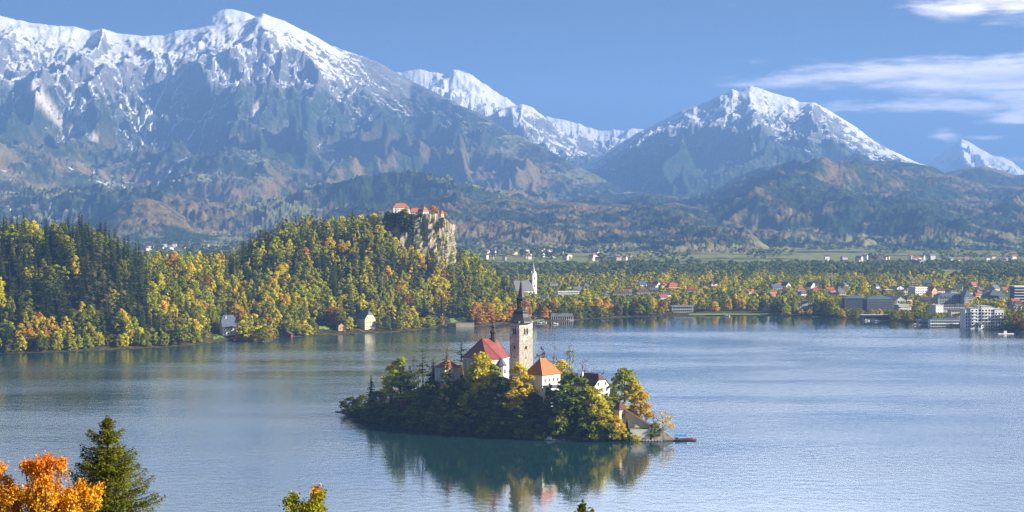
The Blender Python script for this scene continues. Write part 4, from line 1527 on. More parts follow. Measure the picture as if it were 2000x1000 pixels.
# ------------------------------------------------------------------ island trees: column, top row, width px, distance, kind list, colour, label
rr = random.Random(4)


def itree(px, top, wpx, d, kinds, colour, label, k=0, cat='tree', name=None):
    x = X(px, d)
    z = max(iz(x, d), 0.2) - 0.2
    h = Z(top, d) - z
    return tree(kinds[k % len(kinds)], x, d, z, h, wpx * 0.6 * d / F, colour, label, None, name, cat, True, rr)


IT = [
    (688, 777, 38, 1070, BUSH, 'deep green', 'dark green bush at the left tip of the island', 'bush'),
    (708, 773, 30, 1060, BUSH, 'green', 'rounded green bush second from the left tip of the island', 'bush'),
    (725, 731, 29, 1044, SPRUCE, 'dark green', 'short dark spruce near the left end of the island', 'tree'),
    (736, 764, 32, 1030, BROAD, 'olive', 'low olive tree in front of the leftmost island spruce', 'tree'),
    (751, 744, 22, 1046, BARE, 'grey-brown', 'thin nearly bare tree right of the leftmost island spruce', 'tree'),
    (764, 710, 48, 1040, BROAD, 'yellow', 'yellow-tinged tall tree, left one of a pair on the left of the island', 'tree'),
    (782, 699, 48, 1030, BROAD, 'yellow-green', 'tall yellow-green tree, right one of a pair on the left of the island', 'tree'),
    (797, 728, 26, 1026, SPRUCE, 'dark green', 'dark narrow spruce beside the tall pair on the island', 'tree'),
    (809, 697, 20, 1042, SPARSE, 'grey-brown', 'thin bare-stemmed tree just left of the tall dark pine', 'tree'),
    (826, 677, 38, 1024, PINE, 'dark green', 'tall dark pine with flat tiers of branches left of the church', 'tree'),
    (817, 718, 26, 1012, SPARSE, 'yellow', 'wispy yellow tree in front of the tall dark pine', 'tree'),
    (846, 699, 32, 1026, SPRUCE, 'dark green', 'dark spruce between the tall pine and the grey house', 'tree'),
    (873, 669, 36, 990, NARROW, 'deep green', 'tall dark conifer standing before the dark red hipped roof', 'tree'),
    (871, 724, 19, 984, TALL, 'golden', 'small golden tree below the dark conifer by the grey house', 'tree'),
    (901, 654, 36, 1026, LARCH, 'pale green', 'tall feathery pale green larch left of the church roof', 'tree'),
    (902, 708, 22, 990, SPARSE, 'golden', 'small orange-gold tree at the left corner of the church', 'tree'),
    (941, 688, 50, 984, BROAD, 'yellow', 'large bright yellow tree in front of the church wall', 'tree'),
    (928, 716, 34, 982, BROAD, 'yellow', 'yellow tree at the lower left of the large bright yellow one', 'tree'),
    (966, 712, 27, 981, TALL, 'yellow-green', 'slim yellow-green tree below the side chapel', 'tree'),
    (975, 737, 50, 976, BROAD, 'deep green', 'dark green round tree below the side chapel', 'tree'),
    (1003, 735, 30, 974, BROAD, 'deep green', 'dark green tree at the foot of the bell tower', 'tree'),
    (1016, 708, 46, 972, BROAD, 'yellow', 'yellow tree directly in front of the bell tower foot', 'tree'),
    (1008, 738, 44, 963, BROAD, 'golden', 'golden tree in front of the tower, lower of two', 'tree'),
    (1017, 778, 22, 957, TALL, 'yellow', 'small yellow tree low below the golden one', 'tree'),
    (1060, 678, 30, 1030, SPARSE, 'brown', 'thin brownish tree behind the hipped roof, left of three', 'tree'),
    (1081, 672, 24, 1034, BARE, 'brown', 'tall almost bare tree behind the hipped roof, middle of three', 'tree'),
    (1093, 703, 38, 1018, BROAD, 'yellow', 'yellow tree rising behind the orange roof slope', 'tree'),
    (1113, 675, 22, 1012, SPARSE, 'olive', 'tall slender tree with sparse dark leaves behind the roofs', 'tree'),
    (1138, 698, 46, 1016, BARE, 'brown', 'broad bare brown tree behind the white gabled house', 'tree'),
    (1166, 712, 34, 1008, BARE, 'grey-brown', 'bare greyish tree behind the white gable', 'tree'),
    (1106, 726, 34, 992, BROAD, 'yellow-green', 'yellow-green tree between the two large white houses', 'tree'),
    (1116, 729, 72, 954, BROAD, 'green', 'large green tree between the large house and the gabled house', 'tree'),
    (1098, 772, 46, 949, BROAD, 'green', 'green tree below the annex at the front shore', 'tree'),
    (1089, 792, 32, 946, BROAD, 'yellow-green', 'small yellow-green tree at the shore below the annex', 'tree'),
    (1074, 747, 18, 956, TALL, 'deep green', 'thin dark tree standing before the annex wall', 'tree'),
    (1160, 757, 46, 949, BROAD, 'yellow', 'yellow tree in front of the white gable', 'tree'),
    (1146, 752, 28, 955, BROAD, 'yellow-green', 'yellow-green tree left of the white gable', 'tree'),
    (1190, 750, 34, 972, BROAD, 'olive', 'olive tree just right of the white gabled house', 'tree'),
    (1176, 786, 40, 945, BROAD, 'yellow', 'yellow tree at the front shore below the gabled house', 'tree'),
    (1203, 812, 30, 943.5, BROAD, 'golden', 'golden tree in front of the small pavilion', 'tree'),
    (1184, 818, 44, 943, BUSH, 'olive', 'olive bush at the waterline left of the retaining walls', 'bush'),
    (1214, 834, 26, 942, BUSH, 'yellow', 'yellow bush at the waterline beside the retaining wall', 'bush'),
    (1146, 820, 40, 943, BUSH, 'green', 'green bush at the waterline right of the dark jetty', 'bush'),
    (1220, 720, 52, 992, BROAD, 'yellow-green', 'tall yellow-green tree at the right of the island, highest there', 'tree'),
    (1239, 744, 44, 985, BROAD, 'yellow', 'yellow tree right of the tallest yellow-green one', 'tree'),
    (1251, 764, 38, 974, BROAD, 'golden', 'golden-orange tree behind the sloping wall', 'tree'),
    (1262, 783, 22, 970, SPARSE, 'orange', 'thin orange tree at the lower end of the sloping wall', 'tree'),
    (1295, 802, 38, 953, SPARSE, 'golden', 'gnarled golden tree at the right tip above the steps', 'tree'),
    (1277, 800, 24, 966, BARE, 'rust', 'bare reddish sapling left of the gnarled golden tree', 'tree'),
    (1279, 828, 25, 943.5, BUSH, 'green', 'round green bush beside the stone steps', 'bush'),
    (1242, 849, 15, 940.5, BUSH, 'yellow', 'small yellow bush overhanging the water at the quay', 'bush'),
]
for k, (px_, top_, w__, d_, kk, cc, lab, cat_) in enumerate(IT):
    itree(px_, top_, w__, d_, kk, cc, lab, k, cat_, 'bush' if cat_ == 'bush' else None)
# the shaded wood on the front slope
SHADE = [(735, 795, 34), (757, 790, 36), (780, 786, 36), (806, 760, 44), (829, 764, 42), (852, 757, 46), (876, 768, 42), (897, 752, 44), (921, 762, 44), (946, 766, 44), (972, 770, 44), (997, 774, 42), (1024, 776, 44),
         (1048, 786, 40), (1068, 794, 34)]
for k, (px_, top_, w__) in enumerate(SHADE):
    dfr = CAMZ * F / (np.interp(px_, [q[0] for q in FRONT], [q[1] for q in FRONT]) - HOR)
    itree(px_, top_ + 2, w__ * 1.12, float(dfr) + 12 + 6 * (k % 2), BROAD, ['green', 'olive', 'green', 'yellow-green', 'olive'][k % 5],
          '%s from the left of the taller shaded trees on the front slope of the island' % ordinal(k), k)
for k in range(19):
    px_ = 712 + 19.6 * k
    dfr = CAMZ * F / (np.interp(px_, [q[0] for q in FRONT], [q[1] for q in FRONT]) - HOR)
    top_ = np.interp(px_, [700, 800, 900, 1080], [800, 796, 802, 818]) + rr.uniform(-7, 7)
    itree(px_, top_, 36 + rr.uniform(-4, 8), float(dfr) + 4 + rr.uniform(0, 2.5), BROAD, ['green', 'olive', 'deep green', 'olive'][k % 4],
          '%s from the left of the low trees overhanging the shaded front shore' % ordinal(k), k + 3)
# bushes leaning over the waterline
for k in range(30):
    px_ = 684 + 18.6 * k
    if 1058 < px_ < 1132:
        continue
    dfr = CAMZ * F / (np.interp(px_, [q[0] for q in FRONT], [q[1] for q in FRONT]) - HOR)
    by = float(np.interp(px_, [q[0] for q in FRONT], [q[1] for q in FRONT]))
    itree(px_, by - rr.uniform(15, 25), 24 + rr.uniform(-3, 7), float(dfr) + 1.2, BUSH, ['green', 'deep green', 'olive', 'green'][k % 4],
          '%s from the left of the bushes leaning over the water along the island shore' % ordinal(k), k, 'bush', 'bush')
# interior fillers behind and between
for k, (px_, top_, w__, d_, cc) in enumerate([(840, 742, 40, 1000, 'deep green'), (862, 752, 34, 988, 'olive'), (890, 742, 36, 984, 'deep green'), (912, 738, 36, 986, 'olive'), (985, 752, 40, 968, 'deep green'),
                                              (1040, 766, 34, 960, 'deep green'), (1135, 768, 40, 962, 'green'), (1180, 772, 36, 958, 'yellow-green')]):
    itree(px_, top_, w__, d_, BROAD, cc, ['dark tree below the grey house', 'olive tree below the grey house', 'dark tree under the larch', 'olive tree left of the big yellow tree', 'dark tree below the bell tower',
                                          'dark tree at the foot of the tall house wall', 'green tree before the gabled house', 'yellow-green tree left of the pavilion'][k] + ' on the island slope', k)

# ------------------------------------------------------------------ castle rock and castle
cu = np.linspace(-math.pi, math.pi, 120)
cvv = np.linspace(0, 1, 46)
CU, CV = np.meshgrid(cu, cvv, indexing='ij')
ccx, ccy = X(822, 2078), 2078.0
zb_, zt_ = 30.0, 118.5
# plan: an oval, sheer on the right, leaning back on the left
ex = np.where(np.cos(CU) > 0, 38.0, 36.0) * (1 + (1 - CV) * np.where(np.cos(CU) > 0, 0.05, 0.45))
ey = 27.0 * (1 + (1 - CV) * 0.35)
rx = np.sign(np.cos(CU)) * np.abs(np.cos(CU)) ** 0.8 * ex
ry = np.sign(np.sin(CU)) * np.abs(np.sin(CU)) ** 0.8 * ey
zz = zb_ + (zt_ - zb_) * CV
nz_ = fbm(CU * 3.2, zz / 34.0, 5, 14, 0.6) * 4.2 + ridged(CU * 6.0, zz / 60.0, 4, 15) * 3.4
k_ = 1 + (nz_ - 1.5) / 34.0 * (1 - 0.55 * CV ** 6)
rx, ry = rx * k_, ry * k_
# the rim falls away on the right (below the corner tower)
drop = 13.0 * ss(rx, 18, 40) * CV
zz = zz - drop + 1.5 * fbm(rx / 9, ry / 9, 3, 19) * (CV > 0.9)
rv = np.stack([rx + ccx, ry + ccy, zz], -1).reshape(-1, 3)
rf_ = grid_faces(120, 46)
rv = np.concatenate([rv, [[ccx, ccy, zt_ - 0.3]]])
cap_ = np.array([[k * 46 + 45, ((k + 1) % 120) * 46 + 45, len(rv) - 1] for k in range(119)])
tag(link('cliff', mesh_np('cliff', rv, [rf_, cap_], [M_cliff], smooth=False)), kind='structure')

CG = 'buildings of the cliff-top castle'
dcz = 2068.0
pm = dcz / F
cb = Z(418.5, dcz)
house('castle_house', 'tall pale castle house with orange hipped roof at the left end of the cliff top', 782, dcz, 31 * pm, 9.5, Z(404.5, dcz) - cb, 4.6, 14, 'hip', 'x', M_white, M_orange, 0.7, cb,
      wins=[('front', 5, 2, 0.9, 1.2, 2.2, 5.2), ('right', 2, 2, 0.9, 1.2, 2.2, 5.2)], cat='castle building', group=CG, sink=6, chim=[(-0.6, 0, 2.2)])
house('castle_house', 'small round-cornered turret joined to the right end of the tall castle house', 795.5, dcz - 5, 7 * pm, 5.0, Z(408, dcz) - cb, 2.0, 25, 'pyramid', 'x', M_white, M_orange, 0.4, cb,
      wins=[('front', 1, 2, 0.7, 1.0, 2.0, 4.4)], cat='castle building', group=CG, sink=6)
house('castle_house', 'long low castle wing with orange roof between the house and the pointed tower', 812, dcz, 26 * pm, 8.0, Z(414, dcz) - cb, 4.6, 10, 'hip', 'x', M_white, M_orange, 0.6, cb,
      wins=[('front', 5, 1, 0.8, 1.0, 1.0, 0)], cat='castle building', group=CG, sink=6)
house('castle_tower', 'square castle tower with steep pointed orange roof', 829, dcz - 2, 13 * pm, 7.0, Z(413, dcz) - cb, Z(402.5, dcz) - Z(413, dcz), 32, 'pyramid', 'x', M_white, M_orange, 0.6, cb,
      wins=[('front', 2, 1, 0.8, 1.2, 0.8, 0), ('right', 2, 1, 0.8, 1.2, 0.8, 0)], cat='castle tower', group=CG, sink=6)
house('castle_tower', 'slender corner tower with orange cone-like roof at the right end of the castle', 863, dcz - 4, 6.5 * pm, 4.0, Z(417, dcz) - Z(428, dcz), Z(410, dcz) - Z(417, dcz), 30, 'pyramid', 'x', M_cream, M_orange, 0.5, Z(428, dcz),
      wins=[('front', 1, 1, 0.7, 1.0, 3.4, 0)], cat='castle tower', group=CG, sink=9)
o = thing('castle_wall', 'pale parapet wall along the cliff edge right of the pointed tower', 'wall', (X(846, dcz), dcz - 8, Z(424, dcz)))
MB().box(-13 * pm, 13 * pm, -0.6, 0.6, -6, 5 * pm).build('wall', M_white, o, rz=R(0))
MB().box(-13.4 * pm, 13.4 * pm, -0.8, 0.8, 5 * pm, 5 * pm + 0.3).build('coping', M_stone, o)
o = thing('castle_wall', 'stepped pale wall descending the rock at the right end of the castle', 'wall', (X(871, dcz), dcz - 7, Z(433, dcz)))
mb = MB()
for k in range(4):
    mb.box((-7 + 4 * k) * pm, (-3 + 4 * k) * pm, -0.7 + 0.02 * k, 0.7 - 0.02 * k, -8, (9 - 3.6 * k) * pm)
mb.build('wall', M_cream, o)
for k, (px_, top_, wpx, kd, cc, lab) in enumerate([(846, 401, 17, BROAD, 'orange', 'round orange tree inside the castle between the pointed tower and the corner tower'),
                                                   (854, 407, 10, TALL, 'golden', 'narrow golden tree right of the round orange castle tree'),
                                                   (869, 414, 10, BROAD, 'orange', 'small orange tree by the stepped castle wall')]):
    zb2 = Z(422, dcz)
    tree(kd[k % len(kd)], X(px_, dcz + 4), dcz + 4, zb2, Z(top_, dcz + 4) - zb2, wpx / 2 * pm, cc, lab, rng=rr)

# shrubs clinging to the rock
SHR = [(757, 434), (763, 426), (770, 432), (777, 428), (768, 444), (780, 440), (788, 432), (792, 446), (800, 436), (806, 447), (812, 438), (818, 430), (826, 442), (834, 432), (845, 436), (852, 446), (858, 434), (866, 442),
       (873, 452), (879, 462), (840, 452), (830, 456), (848, 462), (757, 420), (866, 430), (803, 424), (790, 422), (774, 420), (816, 455), (800, 456), (872, 474), (884, 486), (756, 446), (785, 452), (862, 468)]
for k, (px_, row_) in enumerate(sorted(SHR)):
    # find the rock surface along this line of sight
    an = np.argmin(np.abs(rv[:-1, 0] / rv[:-1, 1] * F + 1000 - px_) * 1.0 + np.abs(HOR - (rv[:-1, 2] - CAMZ) / rv[:-1, 1] * F - row_) + (rv[:-1, 1] > ccy + 6) * 500)
    q_ = rv[an]
    if px_ < 822:
        kd_, cc_, h_ = [SPRUCE, BROAD, BROAD][k % 3], ['dark green', 'deep green', 'olive'][k % 3], rr.uniform(11, 19) if px_ < 806 else rr.uniform(6, 11)
    else:
        kd_, cc_, h_ = BUSH, ['olive', 'yellow-green', 'green'][k % 3], rr.uniform(3.5, 6)
    tree(kd_[k % len(kd_)], float(q_[0]), float(q_[1]) - 0.5, float(q_[2]) - 1.5 - (0.45 * h_ if px_ < 806 and row_ < 440 else 0), h_, h_ * (0.22 if kd_ is SPRUCE else 0.36 if px_ < 822 else 0.5), cc_, '%s from the left of the shrubs clinging to the castle rock' % ordinal(k), 'shrubs on the castle rock',
         'rock_shrub', 'shrub', False, rr)

# ------------------------------------------------------------------ villas and boathouses on the near left shore
def phouse(name, label, px, py, wpx, lm, hpx, rpx, rot, roof, axis, wall, roofm, wins, d=None, **kw):
    """house sized in picture units at the distance where its foot meets the ground"""
    d = d or ground_hit(px, py)
    m_ = d / F
    z = Z(py, d)
    return house(name, label, px, d, wpx * m_, lm, hpx * m_, rpx * m_, rot, roof, axis, wall, roofm, kw.pop('over', 0.6), z, wins, **kw), d


SOLID = []      # picture boxes that trees must keep clear of: column from, to, top row, distance


def clear(a, b, top, d, bottom=None):
    SOLID.append((a, b, top, d, bottom if bottom else top + 40))


_, dv1 = phouse('villa', 'white lakeside villa with blue-grey hipped roof and tall white chimneys', 446, 654, 29, 11, 17, 22, 24, 'halfhip', 'x', M_white, M_slateb,
                [('front', 4, 2, 1.0, 1.5, 1.4, 5.0), ('right', 3, 2, 1.0, 1.5, 1.4, 5.0)], framed=M_cream, chim=[(-0.4, -0.3, 5.6), (0.1, 0.2, 4.8)], cat='villa', bands=1, bandm=M_redwood)
clear(424, 466, 612, dv1, 660)
_, dv2 = phouse('villa', 'cream lakeside villa with grey half-hipped roof and lit gable', 714, 641, 25, 16, 19, 16, 40, 'halfhip', 'y', M_cream, M_slate,
                [('front', 3, 2, 1.1, 1.7, 1.6, 5.4), ('front', 2, 1, 1.0, 1.4, 10.3, 0), ('left', 4, 2, 1.0, 1.5, 1.6, 5.4)], framed=M_white, chim=[(0.2, -0.2, 3.0)], cat='villa')
clear(694, 736, 604, dv2, 646)
_, d3 = phouse('cottage', 'small pinkish cottage hidden among trees left of the cream villa', 666, 645, 14, 7, 9, 6, 20, 'gable', 'y', M_peach, M_brown, [('front', 2, 1, 0.8, 1.1, 1.4, 0)], cat='cottage')
clear(658, 674, 628, d3, 646)
_, d4 = phouse('boathouse', 'small dark red boathouse at the waterline below the white villa', 463, 668, 15, 5.5, 7, 5, 15, 'gable', 'y', M_redwood, M_brown, [('front', 1, 1, 2.0, 1.9, 0.2, 0)], d=1668.0, cat='boathouse')
clear(453, 474, 655, 1668, 672)
_, d4 = phouse('boathouse', 'dark red boathouse at the waterline between the two villas', 562, 658, 17, 5.5, 6, 4, -12, 'gable', 'y', M_redwood, M_brown, [('front', 2, 1, 1.8, 1.7, 0.2, 0)], d=1722.0, cat='boathouse')
clear(551, 573, 646, 1722, 662)
_, d4 = phouse('boathouse', 'dark flat-roofed boathouse at the waterline below the lawn', 882, 639, 16, 6, 8, 0.4, 10, 'flat', 'x', M_dkwood, M_slate, [('front', 3, 1, 1.6, 2.2, 0.4, 0)], d=1866.0, cat='boathouse')
clear(872, 892, 628, 1866, 642)
o = thing('retaining_wall', 'long cream lakeside retaining wall right of the dark boathouse', 'wall', (X(908, 1872), 1874.0, 0.2))
MB().box(-9.5, 9.5, -0.5, 0.5, -2, 4.4).build('wall', M_cream, o)
MB().box(-9.8, 9.8, -0.7, 0.7, 4.4, 4.75).build('coping', M_stone, o)
clear(890, 926, 629, 1874, 640)


def lawn(pxs, rows, label_unused=None):
    pass


# mown lawns: patches of short grass lying on the slope
def lawn_patch(quad_px, n=8):
    (a0, r0), (a1, r1), (a2, r2), (a3, r3) = quad_px
    V = []
    for i in range(n + 1):
        for j in range(n + 1):
            u, v = i / n, j / n
            px_ = (a0 * (1 - u) + a1 * u) * (1 - v) + (a3 * (1 - u) + a2 * u) * v
            py_ = (r0 * (1 - u) + r1 * u) * (1 - v) + (r3 * (1 - u) + r2 * u) * v
            dd = ground_hit(px_, py_)
            V.append((X(px_, dd), dd, float(ground_z(px_, dd)) + 0.35))
    f = grid_faces(n + 1, n + 1)
    o = link('lawn', mesh_np('lawn', np.array(V), f, [M_lawn], smooth=True))
    tag(o, kind='structure')
    cl = [q[0] for q in quad_px]
    rl = [q[1] for q in quad_px]
    dd = ground_hit(sum(cl) / 4, max(rl))
    clear(min(cl) - 2, max(cl) + 2, min(rl), dd + 12, max(rl) + 3)


lawn_patch([(880, 632), (910, 628), (906, 620), (878, 622)])
lawn_patch([(416, 664), (446, 661), (440, 653), (418, 655)])
lawn_patch([(622, 645), (648, 644), (644, 636), (624, 637)])
lawn_patch([(1345, 616.4), (1500, 615.4), (1500, 613), (1345, 613)])
lawn_patch([(1040, 629), (1066, 627.5), (1062, 624), (1042, 625)])

# ------------------------------------------------------------------ the town across the lake
# parish church
dpc = 2150.0
pcm = dpc / F
zc = gz(X(1042, dpc), dpc)
pc = thing('parish_church', 'white parish church with slender needle spire above the town trees', 'church', (X(1042, dpc), dpc, zc), R(28))
zq = lambda py: Z(py, dpc) - zc
hw = 4.9 * pcm
MB().box(-hw, hw, -hw, hw, -3, zq(537)).build('tower', M_white, pc)
mb = MB()
for s_ in range(4):
    ca, sa = [(1, 0), (0, 1), (-1, 0), (0, -1)][s_]
    P_ = [(-hw, -hw - 0.03), (hw, -hw - 0.03), (0, -hw - 0.03)]
    zs_ = [zq(537) - 0.05, zq(537) - 0.05, zq(529.5)]
    k0 = len(mb.v)
    for dyy in (0, 0.8):
        mb.v += [((q[0]) * ca - (q[1] + dyy) * sa, q[0] * sa + (q[1] + dyy) * ca, z_) for q, z_ in zip(P_, zs_)]
    mb.f += [(k0, k0 + 1, k0 + 2), (k0 + 5, k0 + 4, k0 + 3), (k0, k0 + 2, k0 + 5, k0 + 3), (k0 + 1, k0 + 4, k0 + 5, k0 + 2)]
mb.build('tower_gable', M_white, pc)
MB().rings([(hw * 1.02, zq(537)), (hw * 0.55, zq(529)), (hw * 0.2, zq(518)), (0.10, zq(510))], 8, rot=math.pi / 8).build('spire', M_steel, pc)
for zz_ in (541, 556):
    for rz_ in (0, 90):
        q = (0, -hw) if rz_ == 0 else (hw, 0)
        put_window(pc, q[0], q[1], zq(zz_) - 3.2, R(rz_), 1.3, 3.4, None, True)
nl = 24.0
nv = MB()
pts = [(-6.5, -3), (6.5, -3), (6.5, zq(566)), (0, zq(548)), (-6.5, zq(566))]
nv.v = [(-hw - 0.1 - nl, q[0], q[1]) for q in pts] + [(-hw - 0.1, q[0], q[1]) for q in pts]
nv.f = [(4, 3, 2, 1, 0), (5, 6, 7, 8, 9)] + [(k, (k + 1) % 5, 5 + (k + 1) % 5, 5 + k) for k in range(5)]
nv.build('nave', M_white, pc)
rfm = MB()
for sg in (-1, 1):
    sl = (zq(548) - zq(566)) / 6.5
    y1_ = 7.1
    zlo = zq(566) - sl * 0.6
    V = [(-hw - 0.5 - nl, sg * y1_, zlo), (-hw + 0.1, sg * y1_, zlo), (-hw + 0.1, 0, zq(548) + 0.05), (-hw - 0.5 - nl, 0, zq(548) + 0.05)]
    k0 = len(rfm.v)
    rfm.v += V + [(a, b_, c_ + 0.3) for a, b_, c_ in V]
    rfm.f += [(k0 + 4, k0 + 5, k0 + 6, k0 + 7), (k0 + 3, k0 + 2, k0 + 1, k0), (k0, k0 + 1, k0 + 5, k0 + 4), (k0 + 3, k0, k0 + 4, k0 + 7), (k0 + 1, k0 + 2, k0 + 6, k0 + 5)]
rfm.build('roof', M_slate, pc)
for k in range(4):
    put_window(pc, -hw - 4 - 5.2 * k, -6.5, 3.0, 0, 1.3, 4.2, None, True)
clear(1006, 1052, 530, dpc - 8, 572)

